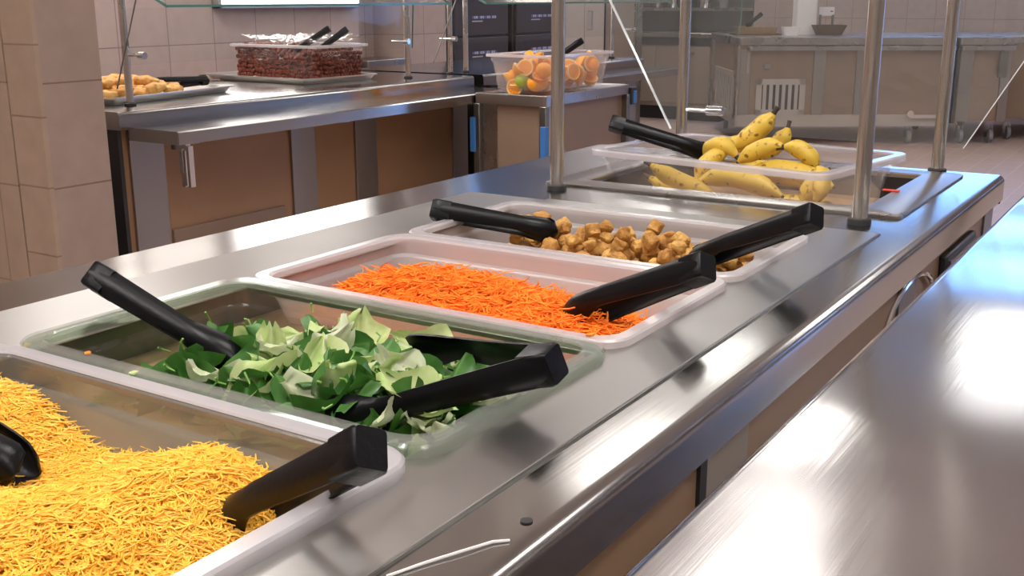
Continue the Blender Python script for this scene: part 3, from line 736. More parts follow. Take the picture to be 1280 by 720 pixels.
# ------------------------------------------------------------------ bananas
BN = [([(-0.773, 2.22, 1.019), (-0.800, 2.21, 0.985), (-0.845, 2.19, 0.945)], .021), ([(-0.757, 2.27, 0.985), (-0.770, 2.26, 0.955), (-0.806, 2.25, 0.92)], .018),
      ([(-0.819, 2.14, 0.936), (-0.860, 2.15, 0.955), (-0.905, 2.18, 0.925)], .019), ([(-0.890, 2.24, 0.945), (-0.833, 2.24, 0.948), (-0.775, 2.23, 0.930)], .019),
      ([(-0.709, 2.1, 0.968), (-0.750, 2.1, 0.962), (-0.795, 2.09, 0.932)], .018), ([(-0.705, 2.1, 0.967), (-0.668, 2.105, 0.962), (-0.636, 2.10, 0.930)], .018),
      ([(-0.945, 2.00, 0.925), (-0.885, 1.995, 0.902), (-0.800, 1.98, 0.882)], .018), ([(-0.845, 2.01, 0.896), (-0.764, 2.0, 0.917), (-0.665, 1.985, 0.890)], .020),
      ([(-0.775, 2.1, 0.915), (-0.685, 2.1, 0.922), (-0.600, 2.09, 0.898)], .020), ([(-0.640, 2.02, 0.872), (-0.620, 2.03, 0.910), (-0.600, 2.05, 0.938)], .018),
      ([(-0.886, 2.10, 0.886), (-0.872, 2.12, 0.922), (-0.838, 2.14, 0.943)], .018), ([(-0.870, 2.16, 0.895), (-0.784, 2.16, 0.910), (-0.700, 2.16, 0.900)], .020),
      ([(-0.700, 2.22, 0.872), (-0.760, 2.22, 0.890), (-0.820, 2.22, 0.886)], .019), ([(-0.985, 2.08, 0.885), (-0.925, 2.08, 0.868), (-0.855, 2.08, 0.872)], .018),
      ([(-0.600, 1.98, 0.885), (-0.592, 1.99, 0.92), (-0.612, 2.02, 0.945)], .016), ([(-0.72, 1.99, 0.868), (-0.66, 2.02, 0.872), (-0.58, 2.05, 0.868)], .018)]
def banana(P, r, label):
    a, b, c = [Vector(p) for p in P]
    ctr = (a + b + c) / 3
    o = empty('banana', ctr, label=label, cat='banana', group='bananas in the clear tub')
    bc = b * 2 - (a + c) / 2
    N = 16; pts = []; rad = []
    L = (a - c).length
    for i in range(N + 1):
        t = i / N
        p = a * (1 - t) ** 2 + bc * 2 * t * (1 - t) + c * t * t
        pts.append(p - ctr)
        if t < .12: q = .32 + .25 * t / .12
        elif t < .35: q = .57 + .43 * math.sin((t - .12) / .23 * PI / 2)
        elif t < .72: q = 1
        else: q = max(.22, math.cos((t - .72) / .28 * 1.36))
        rad.append(r * q)
    mb = MB(); mb.tube(pts, rad, 10)
    n = 10                                   # slightly five sided section
    for i in range(N + 1):
        for k in range(n):
            v = Vector(mb.v[i * n + k]); cpt = pts[i]
            mb.v[i * n + k] = tuple(cpt + (v - cpt) * (1.05 if k % 2 == 0 else .95))
    mb.build('skin', M['banana'], o, smooth=60)
    d0 = (pts[0] - pts[1]).normalized()
    MB().tube([pts[0] - d0 * .001, pts[0] + d0 * .008, pts[0] + d0 * .016], [r * .30, r * .24, r * .28], 8).build('stem', M['stalk_dark'], o)
    d1 = (pts[-1] - pts[-2]).normalized()
    MB().tube([pts[-1] - d1 * .001, pts[-1] + d1 * .004], [r * .2, r * .13], 8).build('blossom_tip', M['stalk_dark'], o)
BL = ['freckled banana at the top of the pile with its stem pointing up', 'banana just behind the topmost one, only its upper end showing', 'banana at the upper left of the pile with its blunt end toward the viewer',
      'banana lying flat behind the upper left of the pile', 'arched banana in the upper middle of the pile', 'arched banana right of the middle, curving down toward the right rim',
      'banana at lower left against the near wall of the tub', 'long banana lying along the near wall of the tub', 'banana in the middle right of the pile below the arched pair',
      'banana standing upright in the near right corner of the tub', 'banana standing on end at the left of the pile', 'banana in the middle of the pile under the upper ones',
      'banana deep at the far side of the tub', 'banana lying at the far left bottom of the tub', 'short upright banana against the right wall of the tub', 'banana flat on the tub floor at the near right']
for (P, r), lb in zip(BN, BL): banana(P, r, lb)

# ------------------------------------------------------------------ debris on the counter
def crumb(x, y, z, s, mat, name, label, cat, group=None):
    bm = bmesh.new(); bmesh.ops.create_icosphere(bm, subdivisions=1, radius=s)
    for v in bm.verts: v.co = Vector((v.co.x * random.uniform(.8, 1.8), v.co.y * random.uniform(.7, 1.2), v.co.z * .5))
    me = bpy.data.meshes.new(name); bm.to_mesh(me); bm.free(); me.materials.append(M[mat])
    o = bpy.data.objects.new(name, me); o.location = (x, y, z + s * .5); o.rotation_euler = (0, 0, random.uniform(0, 3))
    finish(o, None, label, cat, group)
crumb(-.905, .636, RIM, .004, 'carrot', 'carrot_shred', 'orange carrot scrap on the near rim of the salad pan', 'food scrap')
crumb(-.819, .622, RIM, .004, 'lettuce', 'lettuce_scrap', 'yellow green scrap between the cheese and salad pans', 'food scrap')
crumb(-.925, 1.605, pz, .005, 'crouton', 'crouton_crumb', 'brown crumb on the steel plate beyond the crouton pan', 'food scrap')
crumb(-.515, .955, RIM, .004, 'carrot', 'carrot_shred', 'orange carrot scrap at the right corner between salad and carrot pans', 'food scrap')
crumb(-1.005, .635, pz, .005, 'cheese', 'cheese_scrap', 'cheese scrap at the left corner of the salad pan', 'food scrap')
tp = [(-.398, .475, Z0 + .0012), (-.388, .50, Z0 + .0015), (-.376, .525, Z0 + .002), (-.366, .548, Z0 + .0015), (-.358, .556, Z0 + .0012)]
MB().tube(tp, [.0010, .0011, .0011, .0011, .0010], 6).build('plastic_strip', M['white'], label='thin white plastic strip lying along the counter seam in front', cat='strip')
MB().box(-.498, -.468, 2.052, 2.062, Z0 + .006, Z0 + .009).build('red_clip', M['red'], label='small red clip on the steel frame right of the bananas', cat='clip', bevel=.001)

# ------------------------------------------------------------------ steel table in the right foreground
wt = empty('work_table', (0.45, 1.2, 0), label='wide bare stainless steel table in the right foreground', cat='table')
r = .012; tw = MB(); tz = .92
x0, x1, y0, y1 = -.714, 1.25, -2.0, 1.75
prof = [(x0 + .010, tz - .045), (x0, tz - .045)] + [(x0 + r - r * math.cos(a), tz - r + r * math.sin(a)) for a in [k * PI / 2 / 5 for k in range(6)]] + [(x1, tz), (x1, tz - .045)]
tw.prism(prof, y0, y1); tw.build('tabletop', M['steel_table'], wt, smooth=40)
MB().box(x0 + .12, x1 - .1, y0 + .1, y1 - .1, .25, .28).build('undershelf', M['steel'], wt)
for lx in (x0 + .10, x1 - .08):
    for ly in (y0 + .1, y1 - .1):
        MB().tube([(lx, ly, 0), (lx, ly, tz - .045)], .02, 14).build('leg', M['steel_post'], wt)

# ------------------------------------------------------------------ far serving line
def latch(par, x, y, z):
    t = MB().box(x, x + .10, y - .012, y + .012, z - .012, z).box(x + .03, x + .045, y - .01, y + .01, z - .13, z - .012).box(x + .06, x + .075, y - .01, y + .01, z - .11, z - .012)
    t.build('bracket', M['chrome'], par)
def far_unit(name, y0, y1, label, strips, lat):
    o = empty(name, (-3.4, (y0 + y1) / 2, 0), label=label, cat='counter', group='far serving line units')
    ox, oy = -3.4, (y0 + y1) / 2
    def B(mb, nm, mat, **k):
        mb.v = [(x - ox, y - oy, z) for x, y, z in mb.v]
        return mb.build(nm, M[mat], o, **k)
    t = MB(); lip_top(t, -3.80, -2.962, y0, y1, Z0, .058); B(t, 'countertop', 'steel_top')
    B(MB().box(-3.77, -3.01, y0 + .02, y1 - .02, .12, Z0 - .058), 'body', 'laminate')
    B(MB().box(-3.75, -3.04, y0 + .05, y1 - .05, 0, .12), 'plinth', 'dark')
    B(MB().box(-3.76, -2.985, y0 + .005, y0 + .02, .10, Z0 - .058), 'end_panel', 'dark')
    for (a, b) in strips: B(MB().box(-3.012, -2.998, a, b, .13, Z0 - .06), 'post_strip', 'steel_strip', bevel=.002)
    s = MB(); z = .85
    s.prism([(-2.965, z), (-2.965, z - .004), (-2.740, z - .004), (-2.740, z - .042), (-2.725, z - .042), (-2.725, z - .004), (-2.729, z)], y0 + .03, y1 - .02)
    s.box(-2.965, -2.725, y0 + .028, y0 + .032, z - .042, z - .001); B(s, 'tray_slide', 'steel_top')
    for y in lat:
      br = MB(); br.box(-3.0, -2.76, y - .015, y + .015, z - .05, z - .005)
      B(br, 'slide_bracket', 'steel')
    return o
fa = far_unit('serving_counter', 2.287, 4.30, 'far serving line unit with brown panels and tray slide, beside the tiled pier', ((2.345, 2.487), (3.10, 3.235), (3.48, 3.615), (4.18, 4.295)), (2.42, 3.16, 3.55))
MB().box(-3.011 + 3.4, -2.999 + 3.4, 2.50 - 3.2935, 3.05 - 3.2935, .20, .475).build('access_panel', M['laminate_light'], fa, bevel=.003)
lt_ = MB().box(.53, .60, -.885, -.865, .775, .806).box(.57, .585, -.89, -.86, .70, .78).box(.60, .612, -.885, -.865, .655, .79).box(.574, .586, -.887, -.863, .655, .70)
lt_.build('fold_latch', M['chrome'], fa)
fb = far_unit('serving_counter', 4.38, 6.12, 'far serving line unit with tray slide behind the cart of oranges', ((4.385, 4.45), (5.0, 5.1), (5.98, 6.10)), (4.6, 5.8))
# slots of the hot well seen as openings on the far counter
for yy in (3.02, 3.68):
    pass
def guard_far(y0, y1, posts, lab):
    g = empty('sneeze_guard', (-3.12, (y0 + y1) / 2, Z0), label=lab, cat='sneeze guard', group='sneeze guards of the far serving line')
    oy = (y0 + y1) / 2
    for y in posts:
        MB().tube([(0, y - oy, 0), (0, y - oy, .75)], .0125, 16).build('post', M['steel_post'], g)
        MB().lathe([(.02, 0), (.02, .008), (.013, .012)], 16, (0, y - oy, 0)).build('collar', M['rubber'], g)
        MB().tube([(0, y - oy, .42), (.10, y - oy, .42)], .008, 10).build('shelf_arm', M['chrome'], g)
    def slab(a, b, t):
        L = math.hypot(b[0] - a[0], b[1] - a[1]); nx, nz = -(b[1] - a[1]) / L * t, (b[0] - a[0]) / L * t
        return [(a[0] - nx, a[1] - nz), (b[0] - nx, b[1] - nz), (b[0] + nx, b[1] + nz), (a[0] + nx, a[1] + nz)]
    ya, yb = y0 - oy, y1 - oy
    q = slab((.318, .331), (-.28, .60), .004)
    MB().prism(q, ya, yb).build('glass_canopy', M['glass'], g)
    MB().box(.315, .322, ya, yb, .327, .335).build('canopy_edge', M['glass_edge'], g)
    MB().prism(q, ya - .003, ya).build('canopy_edge', M['glass_edge'], g)
    MB().prism(q, yb, yb + .003).build('canopy_edge', M['glass_edge'], g)
    ya, yb = ya + .02, yb + .05
    q = slab((.065, .140), (.075, .325), .003)
    MB().prism(q, ya, yb).build('glass_front', M['guard_front'], g)
    MB().prism(q, ya - .002, ya).build('glass_edge', M['guard_front'], g)
    MB().prism(q, yb, yb + .002).build('glass_edge', M['glass_edge'], g)
    MB().tube([(-.01, ya + .02, .06), (.13, ya + .02, .36)], .0025, 6).build('brace', M['steel_dark'], g)
    for y in (ya + .06, yb - .06):
        MB().tube([(.0, y, .17), (.09, y, .17)], .006, 10).tube([(.07, y, .17), (.095, y, .17)], .012, 12).build('clamp', M['chrome'], g)
guard_far(2.38, 3.90, (2.46, 4.0), 'glass sneeze guard with green edges over the grapes')
guard_far(4.17, 6.14, (4.33, 4.46, 6.0), 'glass sneeze guard with green edges behind the oranges')

# sheet pans on the far line
def sheet_pan(W, D, loc, rz, label, h=.026):
    t = empty('sheet_pan', loc, rz=rz, label=label, cat='tray', group='aluminium sheet pans on the far line')
    R = [rrect(0, 0, W - .05, D - .05, .015, 0), rrect(0, 0, W - .02, D - .02, .02, h - .004), rrect(0, 0, W, D, .022, h - .005), rrect(0, 0, W, D, .022, h), rrect(0, 0, W - .018, D - .018, .02, h), rrect(0, 0, W - .05, D - .05, .015, .003)]
    MB().loft(R).build('tray', M['alu'], t)
sheet_pan(.66, .46, (-3.54, 3.68, Z0 + .001), math.radians(-4), 'aluminium sheet pan under the tub of red grapes')
sheet_pan(.46, .66, (-3.42, 2.70, Z0 + .001), math.radians(8), 'aluminium sheet pan of golden fritters by the tiled pier')
# golden fritters
bm = bmesh.new(); bmesh.ops.create_icosphere(bm, subdivisions=3, radius=1)
for v in bm.verts:
    c = v.co
    v.co = Vector((c.x * .042, c.y * .030, c.z * .020)) * (1 + .10 * math.sin(c.x * 7 + 1) + .09 * math.sin(c.y * 9) + .06 * math.sin(c.z * 11 + c.x * 5))
fme = bpy.data.meshes.new('fritter'); bm.to_mesh(fme); bm.free(); fme.polygons.foreach_set('use_smooth', [True] * len(fme.polygons)); fme.materials.append(M['fritter'])
for i in range(5):
    for j in range(6):
        x, y = -3.57 + i * .075 + random.uniform(-.01, .01), 2.47 + j * .075 + random.uniform(-.01, .01)
        if x > -3.29 and y > 2.78: continue
        o = bpy.data.objects.new('fritter', fme); o.location = (x, y, Z0 + .026 + (.012 if (i + j) % 2 else .0)); o.rotation_euler = (random.uniform(-.2, .2), random.uniform(-.2, .2), random.uniform(0, 6))
        finish(o, None, 'golden brown fritter in the sheet pan at the far left', 'fritter', 'golden fritters in the left sheet pan')
for k in range(9):
    o = bpy.data.objects.new('fritter', fme); o.location = (-3.54 + (k % 3) * .09, 2.53 + (k // 3) * .10, Z0 + .058); o.rotation_euler = (.2, .1, k * 1.7)
    finish(o, None, 'golden brown fritter in the sheet pan at the far left', 'fritter', 'golden fritters in the left sheet pan')
tongs('serving_tongs', (-3.36, 3.02, Z0 + .045), (-3.40, 2.76, Z0 + .040), .02, .9, 'black plastic tongs lying across the fritter tray at far left', w0=.036)

# tub of red grapes
gt = empty('food_tub', (-3.545, 3.745, Z0 + .155), rz=math.radians(-2), label='clear deep plastic tub full of red grapes on the far line', cat='food tub')
pan_mesh(.545, .36, .150, rw=.020, step=.03).build('tub', M['pan_grape'], gt, smooth=35)
rim(.545, .36, .02, gt)
gm = []
for k in range(4):
    bm = bmesh.new(); bmesh.ops.create_icosphere(bm, subdivisions=2, radius=.0112)
    for v in bm.verts: v.co.z *= 1.0 + .08 * k
    me = bpy.data.meshes.new('grape'); bm.to_mesh(me); bm.free(); me.polygons.foreach_set('use_smooth', [True] * len(me.polygons)); me.materials.append(M['grape']); gm.append(me)
gx0, gx1, gy0, gy1 = -3.785, -3.305, 3.60, 3.885
def gtop(x): return Z0 + .150 - .050 * math.exp(-((x + 3.50) / .07) ** 2) - .030 * (1 if x > -3.50 else 0) * max(0, 1 - abs(x + 3.40) / .12)
slots = []
st = .0215
ny = int((gy1 - gy0) / st); nxx = int((gx1 - gx0) / st)
for i in range(nxx + 1):
    x = gx0 + i * st; tp_ = gtop(x); kz = 0
    while Z0 + .022 + kz * .0195 < tp_ - .008:
        slots.append((x + (kz % 2) * .008, gy0 + random.uniform(0, .003), Z0 + .022 + kz * .0195, 0)); kz += 1
for j in range(1, ny + 1):
    y = gy0 + j * st; kz = 0
    while Z0 + .022 + kz * .0195 < gtop(gx1) - .008:
        slots.append((gx1 - random.uniform(0, .003), y + (kz % 2) * .008, Z0 + .022 + kz * .0195, 1)); kz += 1
for i in range(nxx):
    for j in range(1, 4):
        x = gx0 + (i + .5 * (j % 2)) * st; slots.append((x, gy0 + j * st * .95, gtop(x) - .004 + random.uniform(-.003, .006), 2))
slots = slots[:295]
for x, y, z, s in slots:
    o = bpy.data.objects.new('grape', random.choice(gm)); o.location = (x + random.uniform(-.003, .003), y + random.uniform(-.001, .005) * (1 if s != 1 else 0), z + random.uniform(-.004, .004)); o.rotation_euler = (random.uniform(0, 3), random.uniform(0, 3), 0); o.scale = [random.uniform(.85, 1.12)] * 3
    finish(o, None, 'dark red grape in the clear tub on the far line', 'grape', 'red grapes in the clear tub')
mb = MB()
for i in range(nxx):
    for j in range(4, ny):
        x = gx0 + (i + .5 * (j % 2)) * st; y = gy0 + j * st; z = gtop(x) - .004 + random.uniform(-.003, .006)
        q = .0112
        mb.loft([[(x + q * math.sin(a) * math.cos(b), y + q * math.sin(a) * math.sin(b), z + q * math.cos(a)) for b in [k * PI / 4 for k in range(8)]] for a in (.35, .9, 1.57, 2.2)])
mb.box(gx0 + .015, gx1 - .015, gy0 + .015, gy1, Z0 + .014, Z0 + .085)
mb.build('grape_heap', M['grape'], smooth=80, label='mass of red grapes at the back of the clear tub', cat='grapes', kind='stuff')
# cling film pushed back over the grapes
rows = []
for j in range(22):
    row = []
    for i in range(40):
        x = -3.76 + .44 * i / 39; y = 3.60 + .30 * j / 21
        z = Z0 + .160 + .030 * vn(x, y, .028, 31) + .016 * vn(x, y, .011, 32) - .035 * gs(x, y, -3.52, 3.58, .08, .06)
        z = max(z, gtop(x) + .012)
        row.append((x + .012 * (vn(x, y, .03, 33) - .5), y, z))
    rows.append(row)
MB().grid(rows).build('cling_film', M['film'], smooth=25, fix=False, label='crumpled clear cling film on top of the grapes', cat='cling film')
tongs('serving_tongs', (-3.335, 3.72, Z0 + .225), (-3.47, 3.64, Z0 + .130), .010, .2, 'dark tongs with the taller handle stuck in the grapes', w0=.026)
tongs('serving_tongs', (-3.285, 3.78, Z0 + .222), (-3.40, 3.70, Z0 + .125), .010, .2, 'dark tongs right of the other pair in the grapes', w0=.026)

# ------------------------------------------------------------------ cart with the oranges
ct = empty('serving_cart', (-2.54, 4.34, 0), label='small brown serving cart with steel frame and blue corner guards, carrying oranges', cat='cart')
hx, hy, cz = .18, .39, .857
R = [rrect(0, 0, 2 * hx, 2 * hy, .012, cz - .045), rrect(0, 0, 2 * hx, 2 * hy, .012, cz - .003), rrect(0, 0, 2 * hx - .006, 2 * hy - .006, .012, cz), rrect(0, 0, 2 * hx - .03, 2 * hy - .03, .01, cz), rrect(0, 0, 2 * hx - .036, 2 * hy - .036, .01, cz - .006)]
MB().loft(R).build('top', M['steel'], ct)
MB().box(-hx + .03, hx - .03, -hy + .03, hy - .03, .18, cz - .045).build('body', M['laminate_light'], ct)
for sx in (-1, 1):
    for sy in (-1, 1):
        MB().box(sx * (hx - .012) - .016, sx * (hx - .012) + .016, sy * (hy - .012) - .016, sy * (hy - .012) + .016, .14, cz - .045).build('corner_post', M['steel_dark'], ct, bevel=.003)
for (sx, sy, za, zb) in ((-1, -1, .60, .752), (1, -1, .58, .73)):
    MB().box(sx * hx - .02, sx * hx + .008, sy * hy - .012, sy * hy + .018, za, zb).build('corner_guard', M['blue'], ct, bevel=.004)
MB().box(hx - .02, hx + .01, hy + .005, hy + .06, .76, .84).build('handle_block', M['rubber'], ct, bevel=.004)
MB().box(hx - .005, hx + .014, hy + .02, hy + .055, .765, .825).build('handle_guard', M['blue'], ct, bevel=.003)
MB().box(-hx + .03, -hx + .10, -hy + .024, -hy + .03, .2, cz - .045).build('side_strip', M['steel'], ct)
MB().box(hx - .034, hx - .026, -hy + .03, -hy + .20, .2, cz - .045).build('side_strip', M['vent'], ct)
for sx in (-1, 1):
    for sy in (-1, 1):
        c = MB().tube([(sx * (hx - .05) - .012, sy * (hy - .06), .055), (sx * (hx - .05) + .012, sy * (hy - .06), .055)], .055, 18).build('caster', M['wheel'], ct)
        MB().box(sx * (hx - .05) - .02, sx * (hx - .05) + .02, sy * (hy - .06) - .03, sy * (hy - .06) + .03, .10, .18).build('fork', M['chrome'], c)
ot = empty('food_tub', (-2.525, 4.275, cz + .162), rz=math.radians(-3), label='clear deep plastic tub of cut oranges on the serving cart', cat='food tub')
pan_mesh(.335, .565, .155, rw=.018, step=.03).build('tub', M['pan_box'], ot, smooth=35)
rim(.335, .565, .018, ot)
bm = bmesh.new(); bmesh.ops.create_uvsphere(bm, u_segments=20, v_segments=12, radius=.037)
bmesh.ops.bisect_plane(bm, geom=bm.verts[:] + bm.edges[:] + bm.faces[:], plane_co=(0, 0, 0.0001), plane_no=(0, 0, 1), clear_outer=True)
hm = bpy.data.meshes.new('half_orange'); bm.to_mesh(hm); bm.free(); hm.polygons.foreach_set('use_smooth', [True] * len(hm.polygons)); hm.materials.append(M['orange_peel'])
fm = MB().lathe([(.0366, -.0005), (.0368, .0006), (.034, .0010), (.001, .0008)], 24)
fme2 = bpy.data.meshes.new('flesh'); fme2.from_pydata(fm.v, [], fm.f); fme2.materials.append(M['flesh'])
hp = Heap(-2.69, -2.36, 4.0, 4.56, cz + .010, .006)
n = 0
bx = Matrix.Rotation(math.radians(-3), 4, 'Z')
GO = 'half oranges in the clear tub'
tries = 0
while n < 95 and tries < 6000:
    tries += 1
    lx, ly = random.uniform(-.108, .108), random.uniform(-.222, .222)
    p = bx @ Vector((lx, ly, 0)); x, y = -2.525 + p.x, 4.275 + p.y
    lim = cz + .090 - .05 * gs(lx, ly, -.1, -.22, .08, .1)
    if hp.low(x, y, .012) + .03 > lim: continue
    z = hp.drop(x, y, .027, .030) + .034
    o = bpy.data.objects.new('half_orange', hm); o.location = (x, y, z)
    # cut faces point every way, many toward the outside of the tub
    o.rotation_euler = (random.uniform(.3, 2.2), random.uniform(-.4, .4), random.uniform(-.9, 2.2) if random.random() < .7 else random.uniform(0, 6.3))
    finish(o, None, 'half orange in the clear tub on the serving cart', 'orange', GO)
    f_ = bpy.data.objects.new('flesh', fme2); finish(f_, o); n += 1
bm = bmesh.new(); bmesh.ops.create_uvsphere(bm, u_segments=20, v_segments=14, radius=.036)
for v in bm.verts: v.co.z *= .93
wm = bpy.data.meshes.new('orange'); bm.to_mesh(wm); bm.free(); wm.polygons.foreach_set('use_smooth', [True] * len(wm.polygons)); wm.materials.append(M['orange_peel'])
def whole(x, y, z, label, mat=None, name='orange'):
    me = wm
    if mat: me = wm.copy(); me.materials[0] = M[mat]
    o = bpy.data.objects.new(name, me); o.location = (x, y, z); finish(o, None, label, name)
    MB().lathe([(.004, .0325), (.003, .0345), (.0012, .035)], 8).build('stem_scar', M['stalk_dark'], o)
whole(-2.535, 4.052, cz + .050, 'green skinned citrus fruit low in the near side of the orange tub', 'lime_peel', 'lime')
whole(-2.435, 4.060, cz + .098, 'whole orange near the top at the near side of the orange tub')
whole(-2.42, 4.46, cz + .105, 'whole orange on top at the far right of the orange tub')
def half_at(x, y, z, rot, label):
    o = bpy.data.objects.new('half_orange', hm); o.location = (x, y, z); o.rotation_euler = rot; finish(o, None, label, 'orange', GO)
    f_ = bpy.data.objects.new('flesh', fme2); finish(f_, o)
half_at(-2.52, 4.045, cz + .108, (1.35, 0, .3), 'half orange on top with its cut face upright toward the viewer')
half_at(-2.575, 4.045, cz + .022, (1.5, 0, .2), 'half orange low at the near left with its cut face against the tub wall')
half_at(-2.395, 4.25, cz + .085, (1.45, 0, 1.25), 'half orange with its cut face pressed to the right wall of the tub')
tongs('serving_tongs', (-2.50, 4.50, cz + .205), (-2.55, 4.32, cz + .12), .012, .3, 'dark tongs standing out of the oranges', w0=.030)

# ------------------------------------------------------------------ dark holding cabinets, left wall
def holding_cabinet(y, label, w=.70):
    o = empty('holding_cabinet', (-4.86, y, 0), label=label, cat='cabinet', group='dark double deck holding cabinets')
    MB().box(-.36, .36, -w / 2, w / 2, .10, 1.75).build('body', M['cabinet'], o, bevel=.008)
    for (a, b) in ((.14, .985), (1.0, 1.70)):
        dd = MB().box(.36, .388, -w / 2 + .012, w / 2 - .012, a, b).build('door', M['cabinet'], o, bevel=.006)
        zz = b - .115 if b < 1.2 else a + .115
        k = 0; yy = -.13
        while yy < .17:
            wl_ = random.uniform(.010, .024)
            MB().box(.388, .3895, yy, yy + wl_, zz, zz + .018).build('lettering', M['print' if k % 3 else 'printblue'], dd); yy += wl_ + .008; k += 1
        MB().box(.388, .3892, -.13, 0.0, zz - .022, zz - .014).build('lettering', M['print'], dd)
        MB().tube([(.388, w / 2 - .06, (a + b) / 2 - .08), (.42, w / 2 - .06, (a + b) / 2 - .08), (.42, w / 2 - .06, (a + b) / 2 + .08), (.388, w / 2 - .06, (a + b) / 2 + .08)], .008).build('handle', M['rubber'], dd)
    for sx in (-1, 1):
        for sy in (-1, 1): MB().lathe([(.02, 0), (.025, .05), (.02, .10)], 12, (sx * .3, sy * (w / 2 - .06), 0)).build('foot', M['rubber'], o)
holding_cabinet(6.605, 'dark grey double deck holding cabinet nearer the tiled wall')
holding_cabinet(7.395, 'dark grey double deck holding cabinet right behind the oranges and post')

# small steel wall shelf in the recess
ws = empty('wall_shelf', (-4.62, 5.52, .83), label='small steel ledge in the recess right of the grapes', cat='shelf')
MB().box(-.13, .16, -.20, .24, .0, .05).build('ledge', M['steel'], ws, bevel=.004)
MB().box(-.12, -.02, .02, .18, -.08, 0).build('bracket', M['rubber'], ws)
sd = empty('soap_dispenser', (-4.75, 5.36, 1.05), label='dark wall dispenser with a hook beside the tiled wall end', cat='dispenser')
MB().lathe([(.03, -.12), (.06, -.10), (.075, 0), (.06, .10), (.02, .13)], 16, (.08, 0, 0)).build('body', M['cabinet'], sd)
MB().tube([(.08, 0, .13), (.08, 0, .24), (.06, 0, .27)], .008).build('hook', M['chrome'], sd)

# ------------------------------------------------------------------ prep bench at the far end
pb = empty('prep_bench', (-5.05, 11.15, 0), label='steel prep bench with cupboard doors and back shelf at the far end', cat='bench')
MB().box(-.75, .75, -.40, .40, .86, .90).build('worktop', M['steel'], pb, bevel=.004)
MB().box(-.75, .75, .36, .40, .90, 1.75).build('back_panel', M['steel_dark'], pb)
MB().box(-.75, .75, .05, .36, 1.12, 1.15).build('back_shelf', M['steel'], pb)
MB().box(-.72, .72, -.37, .38, .14, .86).build('body', M['taupe'], pb)
for x in (-.36, .36):
    dd = MB().box(x - .33, x + .33, -.39, -.37, .18, .76).build('door', M['taupe'], pb, bevel=.004)
    MB().box(x - .06, x + .06, -.405, -.39, .69, .71).build('handle', M['steel'], dd)
MB().box(-.70, .70, -.38, -.36, .775, .85).build('drawer_rail', M['dark'], pb)
MB().box(-.70, .70, -.34, .36, 0, .14).build('plinth', M['dark'], pb)
for k in range(5):
    o = MB().lathe([(.05, 0), (.06, .02), (.06, .10 + .02 * (k % 2)), (.03, .12 + .02 * (k % 2))], 14).build('canister', M['chrome' if k % 2 else 'steel'], label=['left end small steel canister on the prep bench shelf', 'second steel canister from the left on the prep bench shelf', 'middle steel canister on the prep bench shelf', 'steel canister just right of the middle of the prep bench shelf', 'right end steel canister on the prep bench shelf'][k], cat='canister', group='canisters on the bench shelf')
    o.location = (-5.05 - .3 + k * .19, 11.15 + .2, 1.15)

# ------------------------------------------------------------------ mobile counters at the far right
AN = math.atan2(.5384, .8427)
bc = empty('mobile_counter', (-3.51, 9.13, 0), rz=AN, label='tan mobile serving counter with grilles behind the bananas', cat='counter', group='mobile counters at the far end')
Lc = 1.86
MB().loft([rrect(Lc / 2, .74, Lc, 1.42, .03, .86), rrect(Lc / 2, .74, Lc, 1.42, .03, .915), rrect(Lc / 2, .74, Lc - .01, 1.41, .03, .92)]).build('countertop', M['steel'], bc)
MB().loft([rrect(Lc / 2 + .04, .13, Lc - .06, .30, .03, .815), rrect(Lc / 2 + .04, .13, Lc - .06, .30, .03, .845), rrect(Lc / 2 + .04, .13, Lc - .07, .29, .03, .85)]).build('tray_slide', M['steel'], bc)
MB().box(.02, Lc, .06, 1.40, .26, .86).build('body', M['laminate_light'], bc)
MB().box(.02, Lc, .055, 1.40, .16, .26).build('base_rail', M['vent'], bc)
for (a, b) in ((.02, .11), (.66, .76), (1.03, 1.12)):
    MB().box(a, b, .045, .06, .26, .82).build('post_strip', M['steel_strip'], bc, bevel=.002)
MB().box(-.002, .02, .06, .18, .16, .86).box(-.002, .02, 1.30, 1.42, .16, .86).build('end_frame', M['steel'], bc)
def grille(par, x0, x1, z0, z1, y, n, end=False):
    f_ = MB()
    def bx_(mb, a, b, c, d_, z_0, z_1):
        if end: mb.box(c, d_, a, b, z_0, z_1)
        else: mb.box(a, b, c, d_, z_0, z_1)
    bx_(f_, x0, x1, y - .012, y, z0, z0 + .045); bx_(f_, x0, x1, y - .012, y, z1 - .05, z1); bx_(f_, x0, x0 + .05, y - .012, y, z0, z1); bx_(f_, x1 - .05, x1, y - .012, y, z0, z1)
    g_ = f_.build('vent_grille', M['vent'], par)
    s_ = MB(); w = (x1 - x0 - .1) / n
    for k in range(n): bx_(s_, x0 + .05 + k * w + w * .2, x0 + .05 + k * w + w * .75, y - .010, y - .002, z0 + .045, z1 - .05)
    s_.build('louvres', M['vent'], g_)
    b_ = MB(); bx_(b_, x0 + .05, x1 - .05, y - .003, y - .001, z0 + .045, z1 - .05); b_.build('shadow_gap', M['dark'], g_)
grille(bc, .17, .60, .26, .57, .06, 6)
grille(bc, .25, 1.15, .22, .62, .02, 8, True)
MB().box(.23, .28, .03, .045, .66, .70).build('latch', M['steel'], bc)
latch_m = MB().box(.075, .095, .03, .045, .62, .80); latch_m.build('bracket', M['chrome'], bc)
def caster(par, x, y):
    w = MB().tube([(x - .016, y, .062), (x + .016, y, .062)], .062, 20).build('caster', M['wheel'], par)
    MB().prism([(x - .022, .05), (x - .018, .05), (x - .018, .16), (x - .022, .16)], y - .02, y + .04).prism([(x + .018, .05), (x + .022, .05), (x + .022, .16), (x + .018, .16)], y - .02, y + .04).build('fork', M['chrome'], w)
